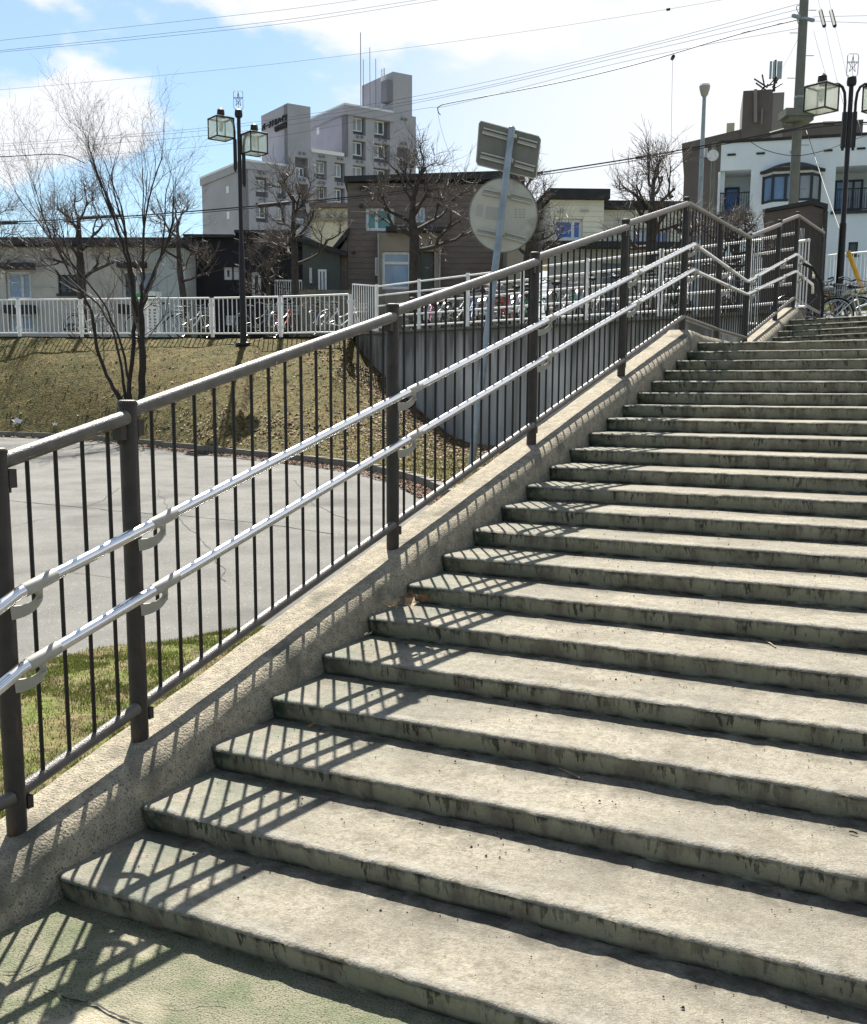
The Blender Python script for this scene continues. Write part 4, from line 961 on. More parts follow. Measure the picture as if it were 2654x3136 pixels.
# ================================================================== BUILDINGS
class Frame:
    """vertical facade frame: origin on the street, X along the facade (to the right), Y into the building, Z up"""
    def __init__(s, o, ang):
        s.o = V((o.x, o.y, 0)); s.ax = V((RH.x, RH.y, 0)) * math.cos(ang) + V((FH.x, FH.y, 0)) * math.sin(ang); s.ay = V((-s.ax.y, s.ax.x, 0))
        if s.ay.dot(FH) < 0: s.ay = -s.ay
        s.M = Matrix((s.ax, s.ay, V((0, 0, 1)))).transposed().to_4x4(); s.M.translation = s.o
    def front(s, u, v, y=0.0):
        q = ray(u, v); k = ((s.o + s.ay * y - CAM).dot(s.ay)) / q.dot(s.ay); p = CAM + q * k; return (p - s.o).dot(s.ax), p.z
    def side(s, x, u, v):
        q = ray(u, v); k = ((s.o + s.ax * x - CAM).dot(s.ax)) / q.dot(s.ax); p = CAM + q * k; return (p - s.o).dot(s.ay), p.z
    def P(s, x, y, z): return s.M @ V((x, y, z))
def bbox(fr_, name, a, b, mt, parent):
    mb = MB().box(a, b, fr_.M); return put(name, mb, mt, parent)
def walled(fr_, x0, x1, z0, z1, holes, mt, parent, th=0.22, y=0.0, name='wall'):
    """front wall with real openings; holes = (x0, x1, z0, z1)"""
    xs = sorted(set([x0, x1] + [h[0] for h in holes] + [h[1] for h in holes])); zs = sorted(set([z0, z1] + [h[2] for h in holes] + [h[3] for h in holes]))
    xs = [x for x in xs if x0 <= x <= x1]; zs = [z for z in zs if z0 <= z <= z1]; mb = MB(); idx = {}
    def solid(i, j):
        if i < 0 or j < 0 or i >= len(xs) - 1 or j >= len(zs) - 1: return False
        cx, cz = (xs[i] + xs[i + 1]) / 2, (zs[j] + zs[j + 1]) / 2
        return not any(h[0] < cx < h[1] and h[2] < cz < h[3] for h in holes)
    for i in range(len(xs) - 1):
        for j in range(len(zs) - 1):
            if not solid(i, j): continue
            a, b, c, d = xs[i], xs[i + 1], zs[j], zs[j + 1]; q = lambda x, yy, z: fr_.P(x, y + yy, z)
            mb.add([q(a, 0, c), q(b, 0, c), q(b, 0, d), q(a, 0, d)], [(0, 1, 2, 3)])
            if not solid(i - 1, j): mb.add([q(a, 0, c), q(a, 0, d), q(a, th, d), q(a, th, c)], [(0, 1, 2, 3)])
            if not solid(i + 1, j): mb.add([q(b, 0, c), q(b, th, c), q(b, th, d), q(b, 0, d)], [(0, 1, 2, 3)])
            if not solid(i, j - 1): mb.add([q(a, 0, c), q(a, th, c), q(b, th, c), q(b, 0, c)], [(0, 1, 2, 3)])
            if not solid(i, j + 1): mb.add([q(a, 0, d), q(b, 0, d), q(b, th, d), q(a, th, d)], [(0, 1, 2, 3)])
    # merge verts by rounding so the wall is one connected sheet
    key = {}; nv = []; mp_ = []
    for p in mb.v:
        k = (round(p.x, 4), round(p.y, 4), round(p.z, 4))
        if k not in key: key[k] = len(nv); nv.append(p)
        mp_.append(key[k])
    m2 = MB(); m2.v = nv; m2.f = [tuple(mp_[i] for i in f) for f in mb.f]
    return put(name, m2, mt, parent)
def window(fr_, h, parent, frame=None, pane=None, y=0.10, fw=0.06, split=(0.5,), hsplit=(), sill=False, name='window'):
    x0, x1, z0, z1 = h; frame = frame or m_frame; pane = pane or m_gsky; mb = MB()
    x0 += .004; x1 -= .004; z0 += .004; z1 -= .004
    mb.box((x0, y, z0), (x0 + fw, y + .07, z1), fr_.M); mb.box((x1 - fw, y, z0), (x1, y + .07, z1), fr_.M); mb.box((x0 + fw, y, z0), (x1 - fw, y + .07, z0 + fw), fr_.M); mb.box((x0 + fw, y, z1 - fw), (x1 - fw, y + .07, z1), fr_.M)
    for s_ in split: xm = x0 + (x1 - x0) * s_; mb.box((xm - fw * .5, y - .004, z0 + fw), (xm + fw * .5, y + .06, z1 - fw), fr_.M)
    for s_ in hsplit: zm = z0 + (z1 - z0) * s_; mb.box((x0 + fw, y - .008, zm - fw * .5), (x1 - fw, y + .056, zm + fw * .5), fr_.M)
    w_ = put(name, mb, frame, parent); tag(w_, kind=None)
    cuts = [0] + list(split) + [1]; panes = pane if isinstance(pane, (list, tuple)) else [pane] * (len(cuts) - 1)
    for k in range(len(cuts) - 1):
        a = x0 + (x1 - x0) * cuts[k] + (fw if k == 0 else fw * .5); b = x0 + (x1 - x0) * cuts[k + 1] - (fw if k == len(cuts) - 2 else fw * .5)
        put('pane', MB().box((a, y + .025, z0 + fw), (b, y + .035, z1 - fw), fr_.M), panes[k], w_)
    if sill: put('sill', MB().box((x0 - .05, -.06, z0 - .09), (x1 + .05, y, z0 - .008), fr_.M), frame, w_)
    return w_
def rect(fr_, u0, v0, u1, v1, y=0.0):
    a = fr_.front(u0, v1, y); b = fr_.front(u1, v0, y); c = fr_.front((u0 + u1) / 2, v0, y); d = fr_.front((u0 + u1) / 2, v1, y)
    return (a[0], b[0], d[1], c[1])
def siding(fr_, x0, x1, z0, z1, pitch, mt, parent, holes=(), y=0.0, dep=0.018):
    """lapped boards as real wedges, one run per board, cut round the openings"""
    mb = MB(); z = z0
    while z < z1 - .01:
        zt_ = min(z + pitch, z1); segs = [(x0, x1)]
        for h in holes:
            if h[2] < zt_ - .01 and h[3] > z + .01:
                ns = []
                for a, b in segs:
                    if h[0] > a: ns.append((a, min(b, h[0])))
                    if h[1] < b: ns.append((max(a, h[1]), b))
                segs = [q for q in ns if q[1] - q[0] > .01]
        for a, b in segs:
            q = lambda x, yy, zz: fr_.P(x, y + yy, zz)
            mb.add([q(a, -dep, z + .006), q(b, -dep, z + .006), q(b, -.004, zt_), q(a, -.004, zt_), q(a, 0, z), q(b, 0, z)], [(0, 1, 2, 3), (0, 4, 5, 1)])
        z += pitch
    o = put('board_siding', mb, mt, parent); tag(o, kind='stuff'); return o
m_ghouse = mat('grey_render', (0.52, 0.50, 0.455), (0.43, 0.415, 0.38), rough=0.9, scale=1.5, bump=.2, bscale=60)
m_ghouse2 = mat('blue_grey_render', (0.46, 0.51, 0.52), (0.39, 0.43, 0.44), rough=0.9, scale=1.5)
m_bhouse = mat('black_siding', (0.012, 0.012, 0.015), (0.018, 0.018, 0.022), rough=0.7, scale=2)
m_bhouse2 = mat('dark_green_grey_siding', (0.085, 0.092, 0.085), (0.07, 0.077, 0.07), rough=0.8, scale=2)
m_beige = mat('beige_render', (0.56, 0.53, 0.39), (0.48, 0.46, 0.34), rough=0.9, scale=1.5)
m_beige2 = mat('taupe_render', (0.30, 0.265, 0.22), (0.26, 0.23, 0.19), rough=0.9, scale=2)
m_brown = mat('brown_board', (0.165, 0.132, 0.115), (0.13, 0.104, 0.090), rough=0.75, scale=2.5, mapscale=(1, 1, 3))
m_brown2 = mat('light_taupe_board', (0.30, 0.255, 0.21), (0.25, 0.21, 0.175), rough=0.8, scale=2.5)
m_clap = mat('cream_clapboard', (0.72, 0.69, 0.58), (0.64, 0.61, 0.51), rough=0.75, scale=2)
m_clapd = mat('grey_clapboard', (0.40, 0.40, 0.37), (0.35, 0.35, 0.325), rough=0.75, scale=2)
m_apt = mat('white_render', (0.72, 0.78, 0.82), (0.65, 0.71, 0.75), rough=0.85, scale=0.8, bump=.15, bscale=50)
m_block = mat('dark_brown_block', (0.12, 0.098, 0.086), (0.092, 0.076, 0.068), rough=0.85, scale=3, bump=.2, bscale=50)
m_tower = mat('far_brown_render', (0.115, 0.097, 0.090), (0.095, 0.080, 0.075), rough=0.9, scale=.8)
m_tower2 = mat('far_brown_render_light', (0.20, 0.185, 0.17), (0.17, 0.155, 0.145), rough=0.9, scale=.8)
m_high = mat('lilac_grey_tile', (0.37, 0.367, 0.412), (0.315, 0.315, 0.355), rough=0.85, scale=.35)
m_highd = mat('recess_grey', (0.20, 0.20, 0.225), rough=0.9)
m_sash = mat('pale_sash', (0.75, 0.76, 0.78), rough=.5)

# ---- grey single-storey house on the left
f = Frame(at(250, 1020, 35.5), -0.02); zg = gz(f.o)
g = thing('house', f.P(0, 0, zg), 'low grey rendered house with black roof edge and tall white windows at the left', 'house')
xl, _ = f.front(-420, 900); xr, _ = f.front(568, 900); zt_ = f.front(250, 758)[1]; xm, _ = f.front(470, 900)
H1 = [rect(f, 20, 830, 92, 918), rect(f, 178, 841, 240, 899), rect(f, 374, 826, 470, 918), rect(f, 28, 962, 100, 1012), rect(f, 190, 990, 236, 1012)]
walled(f, xl, xm, zg - .3, zt_, H1[:5], m_ghouse, g)
walled(f, xm, xr, zg - .3, zt_ - .01, [], m_ghouse2, g, y=-0.02)
bbox(f, 'wall', (xl, .23, zg - .3), (xr, 8, zt_ - .02), m_ghouse, g)
bbox(f, 'roof', (xl - .2, -.35, zt_), (xr + .12, 8.2, zt_ + .28), m_roof, g)
rr = put('roof_edge', MB().tube([f.P(xl - .2, -.36, zt_ + .12), f.P(xr + .12, -.36, zt_ + .10)], .10, 6), m_roof, g)
window(f, H1[0], g, pane=m_gsky, fw=.09, split=(.62,)); window(f, H1[1], g, m_dframe, m_gdark, split=(.35,), sill=True, fw=.05); window(f, H1[2], g, pane=[m_gdark, m_gsky], fw=.09, split=(.45,)); window(f, H1[3], g, pane=m_gsky); window(f, H1[4], g, m_dframe, m_gdark, split=())
for (u0, v0, u1, v1) in ((12, 808, 108, 826), (367, 804, 450, 822), (22, 936, 112, 961), (372, 934, 395, 962)):
    q = rect(f, u0, v0, u1, v1); bbox(f, 'awning', (q[0], -.40, q[2]), (q[1], -.005, q[3]), m_roof, g)
# ---- black house
f = Frame(at(800, 1010, 37.0), 0.03); zg = gz(f.o)
g = thing('house', f.P(0, 0, zg), 'black board-clad house with small white windows behind the lamp', 'house')
x0, zt_ = f.front(578, 729); x1, _ = f.front(720, 729); zt2 = f.front(720, 716)[1]; x2, _ = f.front(846, 800); x3, _ = f.front(926, 800); x4, _ = f.front(1040, 800); zt3 = f.front(1036, 772)[1]; xp, zp = f.front(890, 718)
W_ = [rect(f, 685, 817, 710, 857), rect(f, 714, 817, 731, 857), rect(f, 770, 832, 798, 912), rect(f, 690, 965, 725, 996)]
walled(f, x0, x1, zg - .3, zt_, W_, m_bhouse, g); walled(f, x1, x2, zg - .3, zt2, W_, m_bhouse, g)
for h in W_[:3]: window(f, h, g, split=(), pane=m_gdark, fw=.10)
window(f, W_[3], g, pane=m_gsky)
bbox(f, 'wall', (x0, .23, zg - .3), (x3, 8, zt_ - .05), m_bhouse, g)
bbox(f, 'roof', (x0 - .15, -.25, zt_), (x1 - .01, 8.1, zt_ + .10), m_roof, g); bbox(f, 'roof', (x1, -.25, zt2), (xp, 8.1, zt2 + .10), m_roof, g)
bbox(f, 'porch_wall', (x2 + .01, .9, zg - .3), (x3 - .01, 1.0, zt2 - .4), m_beige2, g)
bbox(f, 'porch_roof', (x2 + .01, .0, zt2 - .42), (x3 - .01, .89, zt2 - .01), m_bhouse, g)
W_ = [rect(f, 947, 820, 955, 868), rect(f, 974, 825, 1000, 897)]
# right wing: gabled wall
xs_ = [(x3, zg - .3), (x4, zg - .3), (x4, zt3), (xp + .6, zp - .1), (x3, zp - .02)]
put('gable_wall', MB().prism([(x, z) for x, z in xs_], f.M @ Matrix.Translation((0, .0, 0)), 6), m_bhouse2, g)
put('roof', MB().tube([f.P(xp - .6, -.15, zp + .08), f.P(x4 + .25, -.15, zt3 - .10)], .09, 4), m_roof, g)
put('roof', MB().prism([(xp - .6, zp + .02), (x4 + .25, zt3 - .10), (x4 + .25, zt3 + .02), (xp - .6, zp + .14)], f.M @ Matrix.Translation((0, -.1, 0)), 6.4), m_roof, g)
window(f, W_[0], g, split=(), pane=m_gsky, y=-.05, fw=.07); window(f, W_[1], g, pane=m_gdark, y=-.05, fw=.07, split=(.5,))
q = rect(f, 848, 865, 928, 912)
b_ = bpy.data.objects.new('porch_railing', None); COL.objects.link(b_); b_.parent = g; b_.location = f.P(q[0], -.3, q[2]) - g.location
bar('rail', f.P(q[0], -.6, q[3]), f.P(q[1], -.6, q[3]), .03, m_frame, b_, 6); bar('rail', f.P(q[0], -.6, q[2]), f.P(q[1], -.6, q[2]), .03, m_frame, b_, 6)
for k in range(13): x = q[0] + (q[1] - q[0]) * k / 12; bar('rail_bar', f.P(x, -.6, q[2]), f.P(x, -.6, q[3]), .014, m_frame, b_, 5)
q = rect(f, 925, 899, 1180, 1020); o = bbox(f, 'low_wall', (q[0], -1.4, zg - .3), (q[1], -1.1, q[3]), m_kerb, g)
# ---- beige house between
f = Frame(at(1000, 900, 52), 0.0); zg = gz(f.o); g = thing('house', f.P(0, 0, zg), 'tall beige house end with brown eaves band between the black and the brown house', 'house')
q = rect(f, 954, 638, 1070, 900); bbox(f, 'wall', (q[0], 0, zg - .3), (q[1], 8, q[3]), m_beige, g); r_ = rect(f, 948, 624, 1072, 637); bbox(f, 'roof', (r_[0], -.3, r_[2] + .01), (r_[1], 8.2, r_[3]), m_brown, g)
r_ = rect(f, 954, 669, 1064, 677); bbox(f, 'ledge', (r_[0], -.15, r_[2]), (r_[1], -.005, r_[3]), m_brown2, g)
for u in (966, 1003, 1040): r_ = rect(f, u, 655, u + 11, 665); bbox(f, 'vent', (r_[0], -.12, r_[2]), (r_[1], -.006, r_[3]), m_brown2, g)
# ---- brown house
f = Frame(at(1330, 1000, 37.5), 0.02); zg = gz(f.o); g = thing('house', f.P(0, 0, zg), 'brown board-clad two-storey house with a white curtained window and a glazed porch', 'house')
x0, ztl = f.front(1063, 560); x1, ztr = f.front(1596, 545); xl, zl = f.front(1040, 765)
W_ = [rect(f, 1119, 636, 1207, 707), rect(f, 1272, 633, 1302, 681), rect(f, 1148, 789, 1160, 845), rect(f, 1170, 773, 1258, 888), rect(f, 1281, 773, 1329, 1000)]
walled(f, x0, x1, zg - .3, ztl, W_, m_brown, g)
bbox(f, 'wall', (x0 + .01, .24, zg - .3), (x1 - .01, 9, ztl - .03), m_brown, g)
put('roof', MB().prism([(x0 - .1, ztl), (x1 + .1, ztr - .02), (x1 + .1, ztr + .22), (x0 - .1, ztl + .18)], f.M @ Matrix.Translation((0, -.25, 0)), 9.3), m_roof, g)
siding(f, x0, x1, zg, ztl, .19, m_brown, g, W_ + [rect(f, 1160, 716, 1344, 1000)])
put('wall', MB().prism([(xl, zg - .3), (x0 - .01, zg - .3), (x0 - .01, f.front(1063, 730)[1]), (xl, zl)], f.M, 7), m_brown, g)
q = f.front(1070, 718); put('lean_to_roof', MB().prism([(xl - .25, zl - .1), (q[0], q[1]), (q[0], q[1] + .25), (xl - .25, zl + .05)], f.M @ Matrix.Translation((0, -.2, 0)), 7), m_roof, g)
pw = rect(f, 1160, 718, 1344, 1000); walled(f, pw[0], pw[1], zg - .3, pw[3], W_[3:5], m_brown2, g, th=.3, y=-.30, name='porch_wall')
window(f, W_[0], g, pane=[m_gteal, m_gteal], fw=.10, split=(.38,)); window(f, W_[1], g, pane=m_gsky, fw=.08, split=(.45,)); window(f, W_[2], g, split=(), pane=m_gsky, y=-.05, fw=.05); window(f, W_[3], g, pane=m_gsky, fw=.09, split=(), hsplit=(.70,), y=-.2)
dh = W_[4]; bbox(f, 'door', (dh[0] + .02, -.14, dh[2]), (dh[1] - .02, -.08, dh[3] - .02), m_bhouse2, g)
q = rect(f, 1182, 708, 1362, 717); bbox(f, 'canopy', (q[0], -.75, q[2]), (q[1], -.31, q[3] + .05), m_roof, g)
for (u0, v0, u1, v1) in ((1102, 573, 1115, 585), (1121, 573, 1134, 585), (1100, 626, 1112, 636), (1080, 770, 1087, 778)): q = rect(f, u0, v0, u1, v1); bbox(f, 'vent', (q[0], -.14, q[2]), (q[1], -.02, q[3]), m_roof, g)
for u in (1160, 1243 + 101): a = f.front(u, 1000)[0]; bar('downpipe', f.P(a, -.34, zg), f.P(a, -.34, pw[3] - .02), .035, m_brkt, g, 6)
q = rect(f, 1538, 756, 1598, 900); bbox(f, 'side_extension', (q[0], -1.6, zg - .3), (q[1], -.05, q[3]), m_beige2, g)
# ---- cream clapboard house
f = Frame(at(1850, 990, 37.0), 0.05); zg = gz(f.o); g = thing('house', f.P(0, 0, zg), 'cream clapboard house with a black flat roof and blue reflecting windows', 'house')
x0, z0 = f.front(1670, 752); x1, zt1 = f.front(1834, 625); x2, zt2 = f.front(2085, 645)
W_ = [rect(f, 1681, 681, 1770, 745), rect(f, 1853, 716, 1878, 741), rect(f, 1932, 698, 1983, 752), rect(f, 1999, 702, 2048, 751)]
walled(f, x0, x1, z0, zt1, W_[:1], m_clap, g, y=-.8); siding(f, x0, x1, z0, zt1, .17, m_clap, g, W_[:1], y=-.8, dep=.03)
bbox(f, 'wall', (x0 + .01, -.57, z0 + .01), (x1 - .01, 8, zt1 - .03), m_clap, g)
walled(f, x1 + .002, x2, z0, zt2, W_[1:], m_clap, g); siding(f, x1 + .01, x2, z0, zt2, .17, m_clap, g, W_[1:], dep=.03); bbox(f, 'wall', (x1 + .01, .24, zg), (x2, 8, zt2 - .03), m_clap, g)
window(f, tuple(W_[0]), g, pane=m_gblue, y=-.72, fw=.10, split=(.68,))
for h in W_[1:]: window(f, h, g, pane=m_gblue, fw=.09, split=(.62,))
zr = f.front(1740, 594)[1]; bbox(f, 'roof', (x0 - .12, -1.05, zt1), (x1 + .15, 8.2, zr), m_roof, g); zr = f.front(1950, 618)[1]; bbox(f, 'roof', (x1 + .16, -.25, zt2), (x2 + .2, 8.1, zr), m_roof, g)
zb0 = f.front(1850, 772)[1]; xa = f.front(1657, 760)[0]; bbox(f, 'band_roof', (xa, -1.3, zb0), (x2 + .2, -.82, z0 - .004), m_roof, g); bbox(f, 'band_roof', (xa, -.815, zb0), (x2 + .2, .2, z0 - .008), m_roof, g)
W2 = [rect(f, 1820, 815, 1905, 985)]
walled(f, x0, x2, zg - .3, zb0, W2, m_clapd, g, y=-.78, name='lower_wall'); siding(f, x0, x2, zg, zb0, .17, m_clapd, g, W2, y=-.78, dep=.03)
h = W2[0]; sh_ = MB(); nb = 9
for k in range(nb): z0_ = h[2] + (h[3] - h[2]) * k / nb; q = MB().box((h[0] + .01, -.70 + .012 * (k % 2), z0_), (h[1] - .01, -.66, z0_ + (h[3] - h[2]) / nb - .01), f.M); put('shutter_slat', q, mat('steel_shutter', (0.14, 0.16, 0.20), rough=.5, scale=2) if 'steel_shutter' not in MATS else MATS['steel_shutter'], g)
for (u0, v0, u1, v1) in ((1704, 645, 1725, 650), (1777, 643, 1801, 648), (1700, 790, 1712, 796), (1770, 787, 1790, 794)): q = rect(f, u0, v0, u1, v1, -.8); bbox(f, 'vent', (q[0], -.88, q[2]), (q[1], -.835, q[3]), m_clapd, g)
# ---- white apartment building
f = Frame(at(2189, 900, 48.0), -0.275); zg = gz(f.o) - .5
g = thing('apartment_building', f.P(0, 0, zg), 'white rendered apartment building with a black bay window roof and recessed balconies', 'building')
xr, _ = f.front(2900, 500); zt_ = f.front(2189, 441)[1]
Rb = [rect(f, 2201, 521, 2300, 655), rect(f, 2335, 534, 2512, 624), rect(f, 2552, 507, 2700, 645), rect(f, 2596, 741, 2628, 781)]
walled(f, 0, xr, zg, zt_, Rb, m_apt, g, th=.25)
bbox(f, 'wall', (-.0, 1.7, zg), (xr, 12, zt_ - .03), m_apt, g); bbox(f, 'wall', (0.0, .26, zg), (.2, 1.69, zt_ - .03), m_apt, g)
bbox(f, 'roof', (-.08, -.06, zt_), (xr, 12, zt_ + .12), m_roof, g)
for b_i, (h, wn) in enumerate(((Rb[0], rect(f, 2216, 573, 2265, 652, 1.5)), (Rb[2], rect(f, 2552, 550, 2645, 644, 1.5)))):
    for (a, b) in (((h[0] - .01, .26, h[2] - .12), (h[1] + .01, 1.69, h[2] - .005)), ((h[0] - .01, .26, h[3] + .005), (h[1] + .01, 1.69, h[3] + .12)), ((h[0] - .1, .26, h[2]), (h[0] - .005, 1.69, h[3])), ((h[1] + .005, .26, h[2]), (h[1] + .1, 1.69, h[3]))): bbox(f, 'balcony_lining', a, b, m_apt, g)
    window(f, wn, g, m_dframe, m_gblue if b_i == 0 else [m_gbay, m_curt, m_curt], y=1.55, split=(() if b_i == 0 else (.33, .66)), fw=.09)
    rl = bpy.data.objects.new('balcony_railing', None); COL.objects.link(rl); rl.parent = g; rl.location = f.P(h[0], .1, h[2]) - g.location; zr = f.front(2250, 589)[1] if b_i == 0 else f.front(2600, 577)[1]
    bar('rail', f.P(h[0], .1, zr), f.P(h[1], .1, zr), .03, m_dframe, rl, 6); bar('rail', f.P(h[0], .1, h[2] + .08), f.P(h[1], .1, h[2] + .08), .03, m_dframe, rl, 6)
    n_ = 13 if b_i == 0 else 20
    for k in range(n_): x = h[0] + (h[1] - h[0]) * (k + .5) / n_; bar('rail_bar', f.P(x, .1, h[2] + .08), f.P(x, .1, zr), .016, m_dframe, rl, 5)
    bbox(f, 'balcony_edge', (h[0] - .12, -.12, h[2] - .12), (h[1] + .12, .08, h[2] - .006), m_dframe, g)
h = Rb[1]; bx0, bx1, bz0, bz1 = h; bw = bx1 - bx0
ptsb = [(bx0, 0), (bx0 + bw * .16, -.55), (bx1 - bw * .16, -.55), (bx1, 0)]
bay = bpy.data.objects.new('bay_window', None); COL.objects.link(bay); bay.parent = g; bay.location = f.P(bx0, 0, bz0) - g.location
def wall_strip(pts, z0, z1, th, mt, name, parent, y0=0.0):
    n_ = len(pts); vs = [f.P(x, y, z0) for x, y in pts] + [f.P(x, y, z1) for x, y in pts] + [f.P(x, y + th, z0) for x, y in pts] + [f.P(x, y + th, z1) for x, y in pts]; fs = []
    for i in range(n_ - 1): fs += [(i, i + 1, n_ + i + 1, n_ + i), (2 * n_ + i + 1, 2 * n_ + i, 3 * n_ + i, 3 * n_ + i + 1), (n_ + i, n_ + i + 1, 3 * n_ + i + 1, 3 * n_ + i), (i, 2 * n_ + i, 2 * n_ + i + 1, i + 1)]
    fs += [(0, n_, 3 * n_, 2 * n_), (n_ - 1, 3 * n_ - 1, 4 * n_ - 1, 2 * n_ - 1)]
    return put(name, MB().add(vs, fs), mt, parent)
wall_strip(ptsb, bz0 - .28, bz0 + .02, .1, m_apt, 'bay_apron', bay); wall_strip(ptsb, bz1 - .05, bz1 + .2, .1, m_frame, 'bay_head', bay)
wall_strip(ptsb, bz0 + .021, bz0 + .13, .12, m_dframe, 'frame_sill', bay); wall_strip(ptsb, bz1 - .16, bz1 - .051, .12, m_dframe, 'frame_head', bay)
segs = [(ptsb[0], ptsb[1])] + [((ptsb[1][0] + (ptsb[2][0] - ptsb[1][0]) * k / 3, -.55), (ptsb[1][0] + (ptsb[2][0] - ptsb[1][0]) * (k + 1) / 3, -.55)) for k in range(3)] + [(ptsb[2], ptsb[3])]
for k, (a, b) in enumerate(segs):
    A, B = f.P(a[0], a[1], 0), f.P(b[0], b[1], 0); d = (B - A).normalized(); put('pane', MB().add([A + d * .05 + V((0, 0, bz0 + .1)) + f.ay * .05, B - d * .05 + V((0, 0, bz0 + .1)) + f.ay * .05, B - d * .05 + V((0, 0, bz1 - .1)) + f.ay * .05, A + d * .05 + V((0, 0, bz1 - .1)) + f.ay * .05, A + d * .05 + V((0, 0, bz0 + .1)) + f.ay * .06, B - d * .05 + V((0, 0, bz0 + .1)) + f.ay * .06, B - d * .05 + V((0, 0, bz1 - .1)) + f.ay * .06, A + d * .05 + V((0, 0, bz1 - .1)) + f.ay * .06], [(0, 1, 2, 3), (7, 6, 5, 4), (0, 4, 5, 1), (2, 6, 7, 3)]), (m_gbay, m_gbay, m_gbay, m_curt, m_curt)[k], bay)
for a in [ptsb[0], ptsb[1]] + [s_[1] for s_ in segs[1:]]: put('mullion', MB().box((a[0] - .06, a[1] - .02, bz0 + .022), (a[0] + .06, a[1] + .09, bz1 - .052), f.M), m_dframe, bay)
# segmental black hood
hx0, hx1 = f.front(2327, 530)[0], f.front(2527, 530)[0]; hz0 = f.front(2427, 530)[1]; hz1 = f.front(2427, 493, -.3)[1]; hood = MB(); lo_, up_ = [], []
N_ = 16
for k in range(N_ + 1):
    t = k / N_; x = hx0 + (hx1 - hx0) * t; yy = -.02 - .72 * min(1, math.sin(math.pi * t) * 1.6); lo_.append(f.P(x, yy, hz0)); up_.append(f.P(x, .0 - .1 * math.sin(math.pi * t), hz0 + (hz1 - hz0) * min(1, math.sin(math.pi * t) ** .7)))
mid_ = [a + V((0, 0, .12)) for a in lo_]; bk = [f.P(hx0 + (hx1 - hx0) * k / N_, 0.0, hz0) for k in range(N_ + 1)]
put('hood', MB().grid([bk, lo_, mid_, up_]), m_roof, bay)
window(f, Rb[3], g, m_dframe, m_gdark, split=(), y=.05, fw=.08, sill=True)
for (u0, v0, u1, v1) in ((2227, 471, 2253, 477), (2316, 467, 2342, 473), (2420, 463, 2430, 469), (2523, 458, 2549, 464), (2624, 452, 2650, 458)): q = rect(f, u0, v0, u1, v1); bbox(f, 'vent_slot', (q[0], -.05, q[2]), (q[1], -.004, q[3]), m_roof, g)
q = rect(f, 2189, 868, 2900, 895); bbox(f, 'plinth', (-.02, -.05, zg), (xr, -.004, q[3]), m_highd, g)
# ---- dark brown block at the head of the stairs
f = Frame(at(2327, 960, 21.5), -0.32); zg = gz(f.o) - .3; g = thing('utility_block', f.P(0, 0, zg), 'dark brown windowless block with a slanting top at the head of the stairs', 'building')
x1, z1 = f.front(2484, 628); x2, z2 = f.front(2521, 641); zl = f.front(2327, 652)[1]
put('wall', MB().prism([(0, zg), (x2, zg), (x2, z2), (x1, z1), (0, zl)], f.M, 2.6), m_block, g)
put('roof', MB().prism([(-.05, zl + .003), (x1, z1 + .003), (x2 + .08, z2 + .0), (x2 + .08, z2 + .09), (x1, z1 + .09), (-.05, zl + .06)], f.M @ Matrix.Translation((0, -.06, 0)), 2.7), m_roof, g)
put('downpipe', MB().tube([f.P(x2 + .05, -.07, zg), f.P(x2 + .05, -.07, z2 - .05)], .04, 6), m_post, g, smooth=True)
# ---- brown tower building behind the white one
f = Frame(at(2080, 700, 70.0), -0.25); g = thing('apartment_building', f.P(0, 0, gz(f.o)), 'dark brown apartment building with a rooftop tower behind the white building', 'building'); zg = gz(f.o)
h = [rect(f, 2147, 451, 2168, 481)]
q = rect(f, 2080, 447, 2330, 900); walled(f, q[0], q[1], zg, q[3], h, m_tower, g); window(f, h[0], g, pane=m_gsky, fw=.08)
bbox(f, 'wall', (q[0], .25, zg), (q[1] + 6, 14, q[3] - .02), m_tower, g)
put('parapet', MB().prism([(q[0] - .2, q[3]), (q[1] + 6, q[3]), (q[1] + 6, f.front(2330, 385)[1]), (f.front(2289, 393)[0], f.front(2289, 393)[1]), (q[0] - .2, f.front(2080, 442)[1])], f.M @ Matrix.Translation((0, -.2, 0)), 14), m_tower, g)
t1 = rect(f, 2271, 285, 2330, 376); t2 = rect(f, 2289, 279, 2366, 430); t3 = rect(f, 2366, 284, 2401, 430)
bbox(f, 'tower', (t1[0], -.30, t2[2]), (t2[1], 5, t2[3]), m_tower, g); bbox(f, 'tower_wing', (t2[1] + .01, -.26, t3[2]), (t3[1], 5, t3[3] - .05), m_tower2, g)
q = rect(f, 2225, 365, 2251, 398); bbox(f, 'roof_tank', (q[0], 1, q[2]), (q[1], 2, q[3]), m_beige, g)
for a, b in (((2312, 380), (2312, 280)), ((2330, 385), (2333, 338))): P0 = f.front(*a); P1 = f.front(*b); bar('duct', f.P(P0[0], -.45, P0[1]), f.P(P1[0], -.45, P1[1]), .12 if a[0] == 2312 else .06, m_tower2, g, 6)
am = bpy.data.objects.new('mast_antenna', None); COL.objects.link(am); am.parent = g; pb_ = f.front(2370, 280); am.location = f.P(pb_[0], 0, pb_[1]) - g.location
pt = f.front(2374, 184); bar('mast', f.P(pb_[0], 0, pb_[1]), f.P(pb_[0], 0, pt[1]), .08, m_post, am, 6)
for u in (2358, 2368, 2381, 2389): a = f.front(u, 241); b = f.front(u + 1, 190); put('antenna_panel', MB().box((a[0] - .07, -.2, a[1]), (a[0] + .07, .1, b[1]), f.M), m_galv, am)
